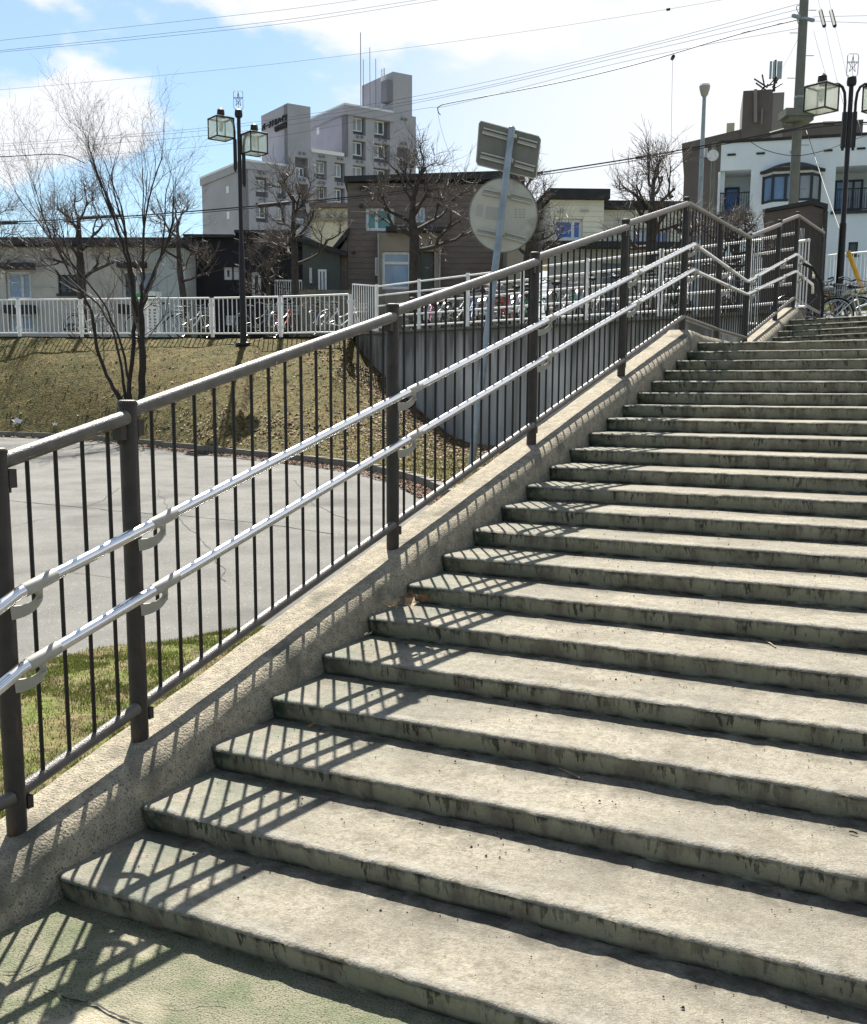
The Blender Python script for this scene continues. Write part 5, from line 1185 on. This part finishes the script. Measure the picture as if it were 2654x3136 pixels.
for k in range(9): a = f.front(2330 + k * 5, 276 - (k % 3) * 8); bar('strut', f.P(a[0], 0, a[1]), f.P(a[0] + rnd.uniform(-.9, .9), .1, a[1] + rnd.uniform(.2, .8)), .05, m_post, am, 5)
# ---- large grey apartment block far behind
f = Frame(at(885, 700, 110.0), 0.588); g = thing('apartment_building', f.P(0, 0, 3), 'large stepped grey apartment block with black lettering on its tower, far behind the houses', 'building'); zg = 2.0
def fx(u, v): return f.front(u, v)
xc1 = fx(752, 600)[0]; xc2 = 0.0; xc4 = fx(1058, 400)[0]; xend = fx(1273, 450)[0]; x_t2e = fx(951, 400)[0]
z1 = fx(752, 517)[1]; z3 = fx(1000, 473)[1]; z4 = fx(1058, 323)[1]
ys1 = f.side(xc1, 618, 600)[0]; ys2 = f.side(0, 800, 400)[0]; ys4 = f.side(xc4, 951, 420)[0]
Hw = lambda x0, y0, x1, y1: rect(f, 600 + x0 * .4535, 200 + y0 * .4535, 600 + x1 * .4535, 200 + y1 * .4535)
W4 = [Hw(*q) for q in ((1060, 335, 1145, 470), (1203, 360, 1310, 498), (1362, 390, 1438, 520), (1058, 510, 1145, 640), (1200, 530, 1310, 660), (1358, 555, 1435, 688), (1058, 678, 1145, 800), (1198, 695, 1310, 830), (1358, 722, 1435, 850))]
W4w = [Hw(*q) for q in ((1060, 348, 1135, 440), (1203, 370, 1283, 462), (1362, 450, 1418, 518), (1058, 512, 1133, 605), (1200, 535, 1288, 625), (1358, 616, 1415, 684), (1058, 680, 1133, 770), (1198, 700, 1288, 790), (1358, 780, 1415, 846))]
W3 = [Hw(*q) for q in ((812, 643, 882, 770), (935, 658, 1005, 790), (812, 818, 882, 940), (935, 828, 1005, 960))]
W3w = [Hw(*q) for q in ((814, 645, 880, 728), (937, 662, 992, 752), (814, 822, 880, 900), (937, 832, 992, 920))]
W1 = [Hw(*q) for q in ((403, 755, 485, 890), (550, 775, 605, 900), (405, 932, 487, 1060), (545, 945, 605, 1080))]
W1w = [Hw(*q) for q in ((405, 768, 475, 848), (552, 790, 590, 858), (407, 940, 478, 1028), (547, 955, 590, 1040))]
W2 = [Hw(*q) for q in ((670, 622, 755, 752), (672, 800, 755, 925), (675, 975, 755, 1100))]
W2w = [Hw(*q) for q in ((684, 685, 740, 750), (684, 870, 740, 922), (684, 1030, 740, 1096))]
walled(f, xc1, xc2 - .02 + 0.0, zg, z1, W1, m_high, g, th=.8); walled(f, 0, x_t2e, zg, fx(918, 322)[1], W2, m_high, g, th=.8)
walled(f, x_t2e + .01, xc4 - .01, zg, z3, W3, m_high, g, th=.8); walled(f, xc4, xend, zg, fx(1240, 352)[1], W4, m_high, g, th=.8)
bbox(f, 'wall', (xc1, .81, zg), (-.01, ys1, z1 - .02), m_high, g); bbox(f, 'wall', (xc1, .0, zg), (xc1 + .3, .8, z1 - .02), m_high, g)
bbox(f, 'stair_tower', (0, .81, zg), (x_t2e, ys2, fx(918, 322)[1] - .02), m_high, g)
put('stair_tower', MB().add([f.P(0, 0, z1), f.P(0, .81, z1), f.P(0, .81, fx(885, 318)[1]), f.P(0, 0, fx(885, 318)[1]), f.P(.1, 0, z1), f.P(.1, .81, z1), f.P(.1, .81, fx(885, 318)[1]), f.P(.1, 0, fx(885, 318)[1])], [(0, 1, 2, 3), (3, 2, 6, 7)]), m_high, g)
bbox(f, 'wall', (x_t2e + .01, .81, zg), (xc4 - .01, ys1 * .8, z3 - .02), m_high, g); bbox(f, 'wall', (xc4, .81, zg), (xend, ys4, fx(1240, 352)[1] - .02), m_high, g); bbox(f, 'wall', (xc4, .0, z3), (xc4 + .3, .8, fx(1240, 352)[1] - .02), m_high, g)
# parapet band above the right-hand wing, and the tall rooftop tower
zt4 = z4; bbox(f, 'parapet', (xc4 - .25, -.25, zt4 - .9), (fx(1203, 345)[0], ys4 + .2, zt4), m_high, g); bbox(f, 'parapet_cap', (xc4 - .3, -.3, zt4 + .003), (fx(1200, 345)[0], .2, zt4 + .18), m_sash, g); bbox(f, 'parapet_cap', (xc4 - .3, .21, zt4 + .003), (xc4 + .2, ys4 + .2, zt4 + .18), m_sash, g)
bbox(f, 'parapet', (xc1 - .2, -.2, z1 + .002), (-.03, ys1, z1 + .7), m_high, g); bbox(f, 'parapet_cap', (xc1 - .25, -.25, z1 + .703), (-.04, .2, z1 + .9), m_sash, g); bbox(f, 'parapet_cap', (xc1 - .25, .21, z1 + .703), (xc1 + .2, ys1, z1 + .9), m_sash, g)
bbox(f, 'parapet_cap', (x_t2e + .05, -.2, z3 + .002), (xc4 - .3, .3, z3 + .35), m_sash, g)
xt = fx(1203, 218)[0]; xte = fx(1262, 230)[0]; zt5 = fx(1203, 219)[1]; yt5 = f.side(xt, 1108, 300)[0]
bbox(f, 'rooftop_tower', (xt, .02, z4 - 3), (xte, yt5, zt5), m_high, g)
for (u0, v0, u1) in ((1122, 262, 1122), (1142, 248, 1142), (1160, 240, 1160)): a = f.side(xt, u0, 300); bar('antenna', f.P(xt - .4, a[0], a[1] - 1), f.P(xt - .4, a[0], a[1] + (5.2 if u0 == 1142 else 4.0)), .035, m_highd, g, 5)
a = f.side(xt, 1109, 262); bar('antenna', f.P(xt - .2, a[0], a[1] - 3), f.P(xt - .2, a[0], f.side(xt, 1109, 100)[1]), .045, m_highd, g, 5)
a = f.side(xt, 1175, 330); a2_ = f.side(xt, 1178, 212); bar('ladder', f.P(xt - .25, a[0], a[1]), f.P(xt - .25, a[0], a2_[1]), .09, m_sash, g, 5); bar('ladder', f.P(xt - .25, a[0] - .5, a[1]), f.P(xt - .25, a[0] - .5, a2_[1]), .09, m_sash, g, 5)
a = f.side(xt, 1190, 300); put('cabinet', MB().box((xt - .8, a[0] - .9, a[1] - .6), (xt - .02, a[0] + .3, a[1] + 1.6), f.M), m_highd, g)
for hs, ws, yy in ((W1, W1w, .5), (W2, W2w, .5), (W3, W3w, .5), (W4, W4w, .5)):
    for h, w_ in zip(hs, ws): bbox(f, 'recess_back', (h[0], .74, h[2]), (h[1], .79, h[3]), m_highd, g); window(f, w_, g, m_sash, [m_curt, m_gdark] if rnd.random() < .6 else m_curt, y=yy, fw=.12, split=(.5,))
    for h in hs:
        for k in (.35, .7): x = h[0] + (h[1] - h[0]) * k; put('hood_vent', MB().box((x - .11, -.2, h[3] + .28), (x + .11, -.01, h[3] + .50), f.M), m_highd, g)
for (xp, u, v0, v1) in ((xc1, 697, 572, 590), (xc1, 699, 649, 669), (0.0, 839, 497, 517), (xc4, 974, 392, 410)):
    a, b = f.side(xp, u - 4, v0), f.side(xp, u + 4, v1); put('side_window', MB().box((xp - .04, min(a[0], b[0]), b[1]), (xp - .005, max(a[0], b[0]), a[1]), f.M), m_sash, g)
# lettering on the stair tower's side
def lettering(txt, x, y0, y1, z0, z1, name='lettering'):
    cu = bpy.data.curves.new(name, 'FONT'); cu.body = txt; cu.extrude = .08; cu.resolution_u = 3; o = bpy.data.objects.new(name, cu); COL.objects.link(o); bpy.context.view_layer.update()
    dg = bpy.context.evaluated_depsgraph_get(); me = bpy.data.meshes.new_from_object(o.evaluated_get(dg)); bpy.data.objects.remove(o)
    xs = [v.co.x for v in me.vertices]; ys_ = [v.co.y for v in me.vertices]; sx = (y0 - y1) / (max(xs) - min(xs)); sz = (z1 - z0) / (max(ys_) - min(ys_)); mx_, my_ = min(xs), min(ys_)
    o_ = f.P(x, y0, z0)
    for v in me.vertices: p = f.P(x - .10 - v.co.z, y0 - (v.co.x - mx_) * sx, z0 + (v.co.y - my_) * sz); v.co = p - o_
    me.flip_normals(); return link(name, me, m_roof, g, o_ - g.location)
a = f.side(0, 805, 395); b = f.side(0, 881, 360); zt_a = f.side(0, 881, 347)[1]; zb_a = f.side(0, 881, 367)[1]
lettering('バージナルハイツ', 0, a[0], b[0], zb_a, zt_a)
a = f.side(0, 843, 397); b = f.side(0, 879, 380); lettering('琴似弐番館', 0, a[0], b[0], f.side(0, 879, 391)[1], f.side(0, 879, 372)[1])

# ================================================================== BICYCLES
def mk_paint(n, c): return mat('bicycle_paint_' + n, c, c, rough=.35, spec=.6)
PAINT = {'silver': mk_paint('silver', (.45, .46, .47)), 'black': mk_paint('black', (.02, .02, .02)), 'red': mk_paint('red', (.45, .04, .03)), 'green': mk_paint('mint_green', (.03, .42, .28)), 'blue': mk_paint('blue', (.05, .12, .4)), 'white': mk_paint('white', (.7, .7, .7)), 'yellow': mk_paint('yellow', (.6, .42, .04)), 'pink': mk_paint('pink', (.7, .12, .25)), 'brown': mk_paint('brown', (.18, .10, .06))}
BM = {}
def bm_(key, fn):
    if key not in BM: BM[key] = fn()
    return BM[key]
def ring(r, t, n, m_):
    mb = MB(); pts = [V((r * math.cos(2 * math.pi * k / n), 0, r * math.sin(2 * math.pi * k / n))) for k in range(n)]; mb.tube(pts + [pts[0]], t, m_, cap=False); return mb
def bike_parts():
    d = {}
    d['tyre'] = ring(.32, .018, 22, 5).mesh('tyre', None, True); d['rim'] = ring(.298, .008, 20, 4).mesh('rim', None, True)
    mb = MB()
    for k in range(18): a = 2 * math.pi * k / 18; mb.tube([(0.0, (.02 if k % 2 else -.02), 0), (.295 * math.cos(a), 0, .295 * math.sin(a))], .0022, 3, cap=False)
    mb.tube([(0, -.045, 0), (0, .045, 0)], .022, 6); d['spokes'] = mb.mesh('spokes')
    mb = MB(); hd = V((.40, 0, .80)); hd2 = V((.43, 0, .70)); bb = V((-.07, 0, .29)); sc = V((-.20, 0, .74)); rx = V((-.54, 0, .33)); fx_ = V((.54, 0, .33))
    mb.tube([hd2, (.20, 0, .46), bb], .019, 7); mb.tube([hd, (.16, 0, .60), (-.13, 0, .50)], .016, 7); mb.tube([bb, sc], .016, 7); mb.tube([hd, hd2], .022, 7)
    for s_ in (-.05, .05): mb.tube([bb, rx + V((0, s_, 0))], .009, 5); mb.tube([sc - V((-.02, 0, .06)), rx + V((0, s_, 0))], .008, 5); mb.tube([hd2 - V((0, 0, .02)), (.47, s_, .56), fx_ + V((0, s_, 0))], .011, 6)
    d['frame'] = mb.mesh('frame', None, True)
    mb = MB(); mb.tube([(.39, 0, .80), (.375, 0, .95)], .012, 6); mb.tube([(.18, -.27, .98), (.30, -.25, 1.02), (.38, -.14, .97), (.385, 0, .95), (.38, .14, .97), (.30, .25, 1.02), (.18, .27, .98)], .0115, 6); d['handlebar'] = mb.mesh('handlebar', None, True)
    for s_, nm in ((-.27, 'grip_a'), (.27, 'grip_b')): d[nm] = MB().tube([(.17, s_, .978), (.27, s_ * .96, 1.008)], .018, 6).mesh('grip', None, True)
    mb = MB(); mb.tube([(-.34, 0, .855), (-.32, 0, .875), (-.22, 0, .87), (-.10, 0, .86), (-.06, 0, .85)], [.05, .095, .07, .028, .015], 8); mb.v = [V((p.x, p.y, .86 + (p.z - .86) * .42)) for p in mb.v]; mb.tube([(-.20, 0, .74), (-.225, 0, .85)], .012, 6); d['saddle'] = mb.mesh('saddle', None, True)
    def fender(cx, a0, a1):
        rows = []
        for k in range(13): a = a0 + (a1 - a0) * k / 12; rows.append([V((cx + .352 * math.cos(a), y, .33 + (.352 - abs(y) * .25) * math.sin(a))) for y in (-.026, 0, .026)])
        return MB().grid(rows)
    d['front_fender'] = fender(.54, .35, 2.3).mesh('front_fender', None, True); d['rear_fender'] = fender(-.54, .9, 3.3).mesh('rear_fender', None, True)
    mb = MB(); x0, x1, y0, y1, z0, z1 = .42, .72, -.17, .17, .68, .90
    for z in (z0, (z0 + z1) / 2, z1): mb.tube([(x0, y0, z), (x1, y0 * 1.1, z), (x1, y1 * 1.1, z), (x0, y1, z), (x0, y0, z)], .006, 4)
    for k in range(7):
        t = k / 6
        for yy in (y0, y1): mb.tube([(x0 + (x1 - x0) * t, yy, z0), (x0 + (x1 - x0) * t, yy, z1)], .003, 3)
        mb.tube([(x1, y0 + (y1 - y0) * t, z0), (x1, y0 + (y1 - y0) * t, z1)], .003, 3); mb.tube([(x0, y0 + (y1 - y0) * t, z0), (x1, y0 + (y1 - y0) * t, z0)], .003, 3)
    d['basket'] = mb.mesh('basket'); mb = MB()
    for s_ in (-.06, .06): mb.tube([(-.28, s_, .70), (-.75, s_, .70), (-.54, s_, .34)], .006, 4)
    for k in range(4): mb.tube([(-.34 - k * .12, -.06, .70), (-.34 - k * .12, .06, .70)], .005, 4)
    d['rear_rack'] = mb.mesh('rear_rack'); mb = MB().tube([(-.05, -.07, .29), (-.05, .07, .29)], .015, 6); mb.tube([(-.05 + .09 * math.cos(k * math.pi / 5), -.045, .29 + .09 * math.sin(k * math.pi / 5)) for k in range(11)], .008, 4); mb.tube([(-.05, .07, .29), (.05, .09, .15)], .009, 4); mb.tube([(-.05, -.07, .29), (-.15, -.09, .43)], .009, 4); d['crank'] = mb.mesh('crank', None, True)
    mb = MB().tube([(-.45, .05, .32), (-.42, .20, .02), (-.42, -.12, .02), (-.45, -.05, .32)], .009, 4); d['stand'] = mb.mesh('stand')
    return d
BP = bike_parts()
BMC = {}
def bpart(k, mt):
    if (k, mt.name) not in BMC: me = BP[k].copy(); me.materials.clear(); me.materials.append(mt); BMC[(k, mt.name)] = me
    return BMC[(k, mt.name)]
def bicycle(p, ang, colr, label, basket=True, basket_m=None, lean=0.0, grp='bicycles parked behind the fences'):
    g = thing('bicycle', p, label, 'bicycle', grp, ang); g.rotation_mode = 'XYZ'; g.rotation_euler = (lean, 0, ang)
    fm = PAINT[colr]
    link('frame', bpart('frame', fm), None, g)
    for x in (.54, -.54):
        wh = link('wheel', bpart('tyre', m_black), None, g, V((x, 0, .338))); link('rim', bpart('rim', m_chrome), None, wh); link('spokes', bpart('spokes', m_chrome), None, wh)
    hb = link('handlebar', bpart('handlebar', m_chrome), None, g); link('grip', bpart('grip_a', m_black), None, hb); link('grip', bpart('grip_b', m_black), None, hb); link('saddle', bpart('saddle', m_black), None, g)
    link('front_fender', bpart('front_fender', m_chrome if colr != 'black' else fm), None, g); link('rear_fender', bpart('rear_fender', m_chrome if colr != 'black' else fm), None, g)
    if basket: link('basket', bpart('basket', basket_m or m_chrome), None, g)
    link('rear_rack', bpart('rear_rack', m_post), None, g); link('crank', bpart('crank', m_chrome), None, g); link('stand', bpart('stand', m_post), None, g)
    return g
wang = math.atan2(wall_dir.y, wall_dir.x)
ordn = ['first', 'second', 'third', 'fourth', 'fifth', 'sixth', 'seventh', 'eighth', 'ninth', 'tenth', 'eleventh', 'twelfth', 'thirteenth', 'fourteenth', 'fifteenth', 'sixteenth', 'seventeenth', 'eighteenth', 'nineteenth', 'twentieth', 'twenty-first', 'twenty-second']
cols = ['black', 'pink', 'silver', 'black', 'silver', 'blue', 'silver', 'silver', 'red', 'silver', 'green', 'black', 'silver', 'green', 'silver', 'black', 'silver', 'yellow', 'black', 'silver', 'brown', 'silver']
for k in range(22):
    s_ = 0.9 + k * 0.49 + rnd.uniform(-.07, .07); p = WA + wall_dir * s_ - wall_n * (1.15 + rnd.uniform(-.1, .25)); p.z = gz(p)
    a = wang + math.pi / 2 + rnd.uniform(-.12, .12) + (0.75 if k % 2 else .55); 
    if k % 5 == 3: a += math.pi
    bicycle(p, a, cols[k], '%s bicycle behind the pipe fence on the wall, %s from the left' % ({'green': 'mint green'}.get(cols[k], cols[k]), ordn[k]), basket=rnd.random() < .75, basket_m=(m_post if k % 3 == 0 else m_chrome), lean=rnd.uniform(-.06, .06))
for (u, D_b, a, c, lb_) in ((480, 30.2, .25, 'black', 'black bicycle parked side-on behind the guard fence by the spreading tree'), (590, 30.3, 1.15, 'silver', 'silver bicycle with a big front basket behind the guard fence, left of the lamp'), (790, 29.8, .9, 'black', 'black bicycle behind the guard fence just right of the lamp'), (868, 29.2, 1.25, 'red', 'red bicycle behind the guard fence near its fifth joint post'), (985, 28.6, 1.2, 'black', 'black bicycle with a dark basket near the right end of the guard fence'), (1050, 28.0, .8, 'white', 'white bicycle at the right end of the guard fence'), (275, 31.2, 1.0, 'silver', 'silver bicycle beside the pollarded tree in front of the grey house')):
    bicycle(ground_at(u, 1030, D_b), SIDE + a, c, lb_)
for (u, D_b, a, c, lb_) in ((2530, 20.2, -.35, 'silver', 'silver bicycle with a bright mudguard just beyond the top step'), (2598, 20.8, .2, 'black', 'black bicycle beyond the top step at the foot of the right lamp'), (2650, 20.0, -.15, 'white', 'white bicycle cut by the right edge beyond the top step'), (2478, 20.5, .3, 'brown', 'brown bicycle beside the dark brown block')):
    bicycle(ground_at(u, 980, D_b), SIDE + a, c, lb_)
# black hoop stand at the stair head
hp = at(2516, 968, 14.5); hp.z = 2.46
g = MB().tube([hp + RH * (-.30) + V((0, 0, .78)), hp + RH * (-.16) + V((0, 0, .72)), hp + RH * (-.04) + V((0, 0, .55)), hp + RH * (.01) + V((0, 0, .3)), hp + V((0, 0, -.02))], .022, 8)
tag(put('hoop_bollard', g, m_black, smooth=True), 'curved black steel hoop rising from the top step', 'bollard')

# ================================================================== NOTICE BOARDS
p = ground_at(470, 1030, 29.6); z_ = zv(p, 470, 893)
g = thing('notice_board', p, 'tall narrow white notice board with dark printing behind the guard fence', 'notice board'); Mx = Matrix.Rotation(SIDE, 4, 'Z'); hh = z_ - p.z
put('board', MB().box((-.20, -.02, .15), (.20, .02, hh), Mx), m_frame, g, local=True); put('board_frame', MB().box((-.23, -.012, hh + .003), (.23, .02, hh + .03), Mx).box((.203, -.022, .1), (.23, .022, hh), Mx).box((-.23, -.022, .1), (-.203, .022, hh), Mx), m_galv, g, local=True)
for (z, w0, w1, h_) in ((.12, -.12, .10, .03), (.2, -.16, .14, .04)): put('printed_line', MB().box((w0, -.026, hh - z - h_), (w1, -.0205, hh - z), Mx), m_roof, g, local=True)
put('printed_line', MB().box((-.02, -.026, hh - .40), (.10, -.0205, hh - .36), Mx), PAINT['red'], g, local=True)
for k in range(9):
    for c in (-.09, .06): put('printed_line', MB().box((c - .035, -.026, hh - .52 - k * .085), (c + .035 - (k % 3) * .01, -.0205, hh - .47 - k * .085), Mx), m_signd, g, local=True)
p = at(431, 917, 29.2); o = put('green_sign', MB().box((-.16, -.01, -.16), (.16, .01, .16), Matrix.Translation(p) @ Mx), mat('green_enamel', (.05, .32, .06), rough=.4)); tag(o, 'small green sign panel seen between the stems of the spreading tree', 'sign')
pp_ = ground_at(431, 1030, 29.2); put('sign_post', MB().tube([p + V((0, .03, -.15)), V((p.x, p.y + .03, pp_.z))], .02, 6), m_galv, o)
p = at(421, 965, 24.6); o = put('yellow_tag', MB().box((-.05, -.01, -.12), (.05, .01, .12), Matrix.Translation(p) @ Mx), mat('yellow_plastic', (.65, .55, .03), rough=.4)); tag(o, 'small yellow tag hanging between the trunks of the spreading tree', 'tag')
p = at(2620, 860, 23.0); q = at(2645, 900, 23.0)
a = at(2597, 770, 23.5); b = at(2642, 893, 23.5); b2 = b.copy(); b2.z = gz(b) - .05
o = put('guy_guard', MB().tube([a, b], .05, 8), mat('yellow_guard', (.75, .42, .04), rough=.45), smooth=True); tag(o, 'yellow guy-wire guard tube slanting beside the right lamp', 'guard')

# ================================================================== LEAVES, GRASS, SCRAPS
def leaf_mesh(s_, seed):
    r_ = random.Random(seed); rows = []
    pts = []
    for k in range(10):
        a = 2 * math.pi * k / 10; rr_ = s_ * (0.55 + .45 * (k % 2)) * r_.uniform(.8, 1.1) * (1.2 if k in (0,) else 1); pts.append(V((rr_ * math.cos(a), rr_ * .75 * math.sin(a), s_ * .35 * abs(math.sin(a * 1.5 + seed)) + s_ * .1)))
    mb = MB().add([V((0, 0, .004))] + pts, [(0, k + 1, (k + 1) % 10 + 1) for k in range(10)]); return mb
lk = 0
for (u, v, z, s_, n_) in ((1245, 1842, 7, .055, 4), (960, 2222, 4, .028, 1), (1130, 1945, 6, .03, 1), (1940, 1262, 15, .045, 1), (1860, 1310, 14, .035, 1), (1835, 1308, 14, .03, 1), (1567, 1593, 9, .02, 1), (478, 2842, 0, .018, 1), (1150, 2062, 5, .02, 1)):
    if n_ == 4: spots = ((0, 0), (-35, 8), (28, -6), (52, 0), (-55, 14), (10, 10))
    else: spots = ((0, 0),)
    for (du, dv) in spots:
        p = atz(u + du, v + dv, z * H + .004); o = put('dry_leaf', leaf_mesh(s_ * rnd.uniform(.8, 1.2), lk), m_leaf2 if lk % 3 else m_leaf, local=True); o.location = p; o.rotation_euler = (rnd.uniform(-.5, .5), rnd.uniform(-.5, .5), rnd.uniform(0, 6)); lk += 1
        tag(o, ['crumpled dry leaf in the small pile beside the curb, seventh step up', 'pale curled leaf on the fourth step near the curb', 'dry leaf on the step just below the leaf pile', 'large tan leaf standing up on a high step near the curb', 'brown leaf on a high step beside the curb', 'brown leaf in the corner of a high step'][0 if n_ == 4 else min(5, 1 + [960, 1130, 1940, 1860, 1835].index(u))] if u in (1245, 960, 1130, 1940, 1860, 1835) else {1567: 'tiny pale leaf in the corner of a middle step', 478: 'small pale crumb of leaf at the foot of the first riser', 1150: 'flat dry leaf at the left end of the fifth step'}[u], 'leaf', 'dry leaves in the pile beside the curb' if n_ == 4 else 'fallen leaves on the steps')
for (u, v, s_, lb_) in ((52, 1297, .16, 'crumpled white paper scrap on the grass bank at the left, larger of two'), (168, 1305, .08, 'small white paper scrap on the grass bank at the left')):
    p = hit(u, v)
    if p: o = put('paper_scrap', leaf_mesh(s_, 3), m_paper, local=True); o.location = p + V((0, 0, .03)); o.rotation_euler = (.9, .2, SIDE); tag(o, lb_, 'paper scrap')
def twig_on(u0, v0, u1, v1, z, mt, nm, lb_):
    a, b = atz(u0, v0, z), atz(u1, v1, z); c = a.lerp(b, .5) + V((0, 0, .006)); o = put(nm, MB().tube([a + V((0, 0, .004)), c, b + V((0, 0, .003))], .0028, 5), mt, smooth=True); tag(o, lb_, 'litter')
twig_on(1715, 2357, 1775, 2385, 3 * H + .002, m_leaf2, 'straw', 'pale curved straw lying on the third step'); twig_on(2047, 2208, 2064, 2201, 4 * H + .01, mat('teal_plastic', (.05, .45, .40)), 'plastic_stick', 'short turquoise plastic stick on a lower step'); twig_on(2600, 2550, 2626, 2556, 3 * H + .002, m_bark, 'twig', 'short dark twig on a lower step at the right edge'); twig_on(2345, 1966, 2375, 1985, 6 * H + .002, m_leaf2, 'straw', 'small pale straw bit on a middle step at the right')

def scatter(name, label, cat, bvh_mb, count, fn, mt, dens=None, parentkind='stuff'):
    """many tiny separate pieces over a sheet: one object of kind stuff"""
    faces = bvh_mb.f; vs = bvh_mb.v; cum_ = []; t = 0
    for fc in faces:
        a, b, c, d = [vs[i] for i in fc]; ar = ((b - a).cross(d - a)).length * .5 + ((b - c).cross(d - c)).length * .5; ctr = (a + b + c + d) / 4
        t += ar * (dens(ctr) if dens else 1.0); cum_.append(t)
    import bisect
    mb = MB(); V_ = mb.v; F_ = mb.f
    for _ in range(count):
        i = bisect.bisect(cum_, rnd.random() * t); i = min(i, len(faces) - 1); a, b, c, d = [vs[k] for k in faces[i]]; x, y = rnd.random(), rnd.random(); p = a * (1 - x) * (1 - y) + b * x * (1 - y) + c * x * y + d * (1 - x) * y
        fn(p, V_, F_)
    me = bpy.data.meshes.new(name); me.from_pydata([tuple(p) for p in V_], [], F_); me.update(); o = link(name, me, mt); tag(o, label, cat, kind='stuff'); return o
def tuft(hmin, hmax, w_, n_):
    def fn(p, V_, F_):
        for _ in range(n_):
            h = rnd.uniform(hmin, hmax); a = rnd.uniform(0, 6.28); dx, dy = math.cos(a) * w_, math.sin(a) * w_; q = p + V((rnd.uniform(-.02, .02), rnd.uniform(-.02, .02), -.004)); lx, ly = rnd.gauss(0, .4) * h, rnd.gauss(0, .4) * h; k = len(V_)
            V_.extend([V((q.x - dx, q.y - dy, q.z)), V((q.x + dx, q.y + dy, q.z)), V((q.x + lx, q.y + ly, q.z + h))]); F_.append((k, k + 1, k + 2))
    return fn
scatter('verge_grass', 'short bright green grass beside the stair curb', 'grass', verge_f, 42000, tuft(.007, .026, .0020, 2), m_grass, dens=lambda c: 0.05 + 1.6 * smooth((nsy(c.x * 3.4, c.y * 3.4, 2) + nsy(c.x * 9, c.y * 9, 6) * .6 + .16) * 2.6))
scatter('verge_straw', 'dead straw mixed into the verge grass', 'grass', verge_f, 22000, tuft(.008, .026, .0024, 1), m_straw)
near_kerb = lambda c: 1.0
def bank_d(c):
    t, s = ts(c); return 1.0 if t > -16 else 0.0
scatter('bank_straw', 'short dry straw-coloured grass covering the bank', 'grass', bank_mb, 60000, tuft(.012, .040, .006, 1), m_straw, dens=bank_d)
scatter('bank_grass', 'patchy green grass on the bank, densest near the wall', 'grass', bank_mb, 30000, tuft(.015, .045, .006, 1), m_grass, dens=lambda c: bank_d(c) * (0.05 + 4.0 * smooth((ts(c)[0] + 3.0) / 2.5) * smooth((1.1 - c.z) / .5) + .5 * smooth(nsy(c.x * .5, c.y * .5, 4) * 2)))
def leafq(s0, s1):
    def fn(p, V_, F_):
        s_ = rnd.uniform(s0, s1); a = rnd.uniform(0, 6.28); c, q = math.cos(a) * s_, math.sin(a) * s_; k = len(V_); z = p.z + .012
        V_.extend([V((p.x - c, p.y - q, z + rnd.uniform(0, .03))), V((p.x + q * .6, p.y - c * .6, z)), V((p.x + c, p.y + q, z + rnd.uniform(0, .04))), V((p.x - q * .6, p.y + c * .6, z + rnd.uniform(0, .02)))]); F_.append((k, k + 1, k + 2, k + 3))
    return fn
def wall_d(c): return bank_d(c) * (0.012 + 1.6 * math.exp(-max(0, (c - WA).dot(wall_n)) / 0.9) * (1 if (c - WA).dot(wall_dir) > 1.5 else .0) + .35 * smooth((ts(c)[0] + 7) / 4) * math.exp(-((c.z - .75) / .28) ** 2))
scatter('fallen_leaves', 'drift of brown fallen leaves along the foot of the retaining wall', 'leaves', bank_mb, 7000, leafq(.025, .05), m_leaf, dens=wall_d)
scatter('fallen_leaves', 'pale fallen leaves strewn over the lower grass bank', 'leaves', bank_mb, 4200, leafq(.02, .042), m_leaf2, dens=wall_d)
# leaf line in the gutter
rows = []
for i in range(0, 201):
    a = along(kerb, ck, i / 200); b = along(kerb, ck, min(1, i / 200 + .004)); d = (b - a); d.z = 0
    d = d.normalized() if d.length > 1e-6 else V((1, 0, 0)); n_ = V((-d.y, d.x, 0)); n_ = -n_ if n_.dot(a - CAM) > 0 else n_
    rows.append([a + n_ * k + V((0, 0, .003)) for k in (.0, .08, .2, .34)])
gut = MB().grid(rows)
scatter('gutter_leaves', 'line of fallen leaves gathered in the gutter along the kerb', 'leaves', gut, 5200, leafq(.02, .042), m_leaf, dens=lambda c: bank_d(c) * (.15 + smooth((ts(c)[0] + 9) / 6)) * (.3 + abs(nsy(c.x * 1.5, c.y * 1.5)) * 2))
scatter('mound_grass', 'bright grass on the mound behind the right lamp', 'grass', mnd, 12000, tuft(.04, .12, .012, 1), m_grass)
# crumbs of grit on the treads
gm = MB()
for _ in range(1400):
    i, y, z, dep, tilt, tt = noses[rnd.randint(0, 9)]; x = rnd.uniform(.05, 3.8); yy = y + .36 - abs(rnd.gauss(0, .10)) if rnd.random() < .6 else y + rnd.uniform(.03, .36); yy = max(y + .02, yy); s_ = rnd.uniform(.0012, .0032) * (1.6 if rnd.random() < .08 else 1)
    p = V((x, yy, z + .004)); k = len(gm.v); gm.v.extend([p + V((-s_, -s_, 0)), p + V((s_, -s_ * .7, 0)), p + V((s_ * .6, s_, 0)), p + V((-s_ * .8, s_ * .8, 0)), p + V((0, 0, s_ * 1.3))]); gm.f.extend([(k, k + 1, k + 4), (k + 1, k + 2, k + 4), (k + 2, k + 3, k + 4), (k + 3, k, k + 4)])
me = bpy.data.meshes.new('grit'); me.from_pydata([tuple(p) for p in gm.v], [], gm.f); o = link('grit', me, m_bark); tag(o, 'dark crumbs of grit scattered on the lower steps', 'grit', kind='stuff')
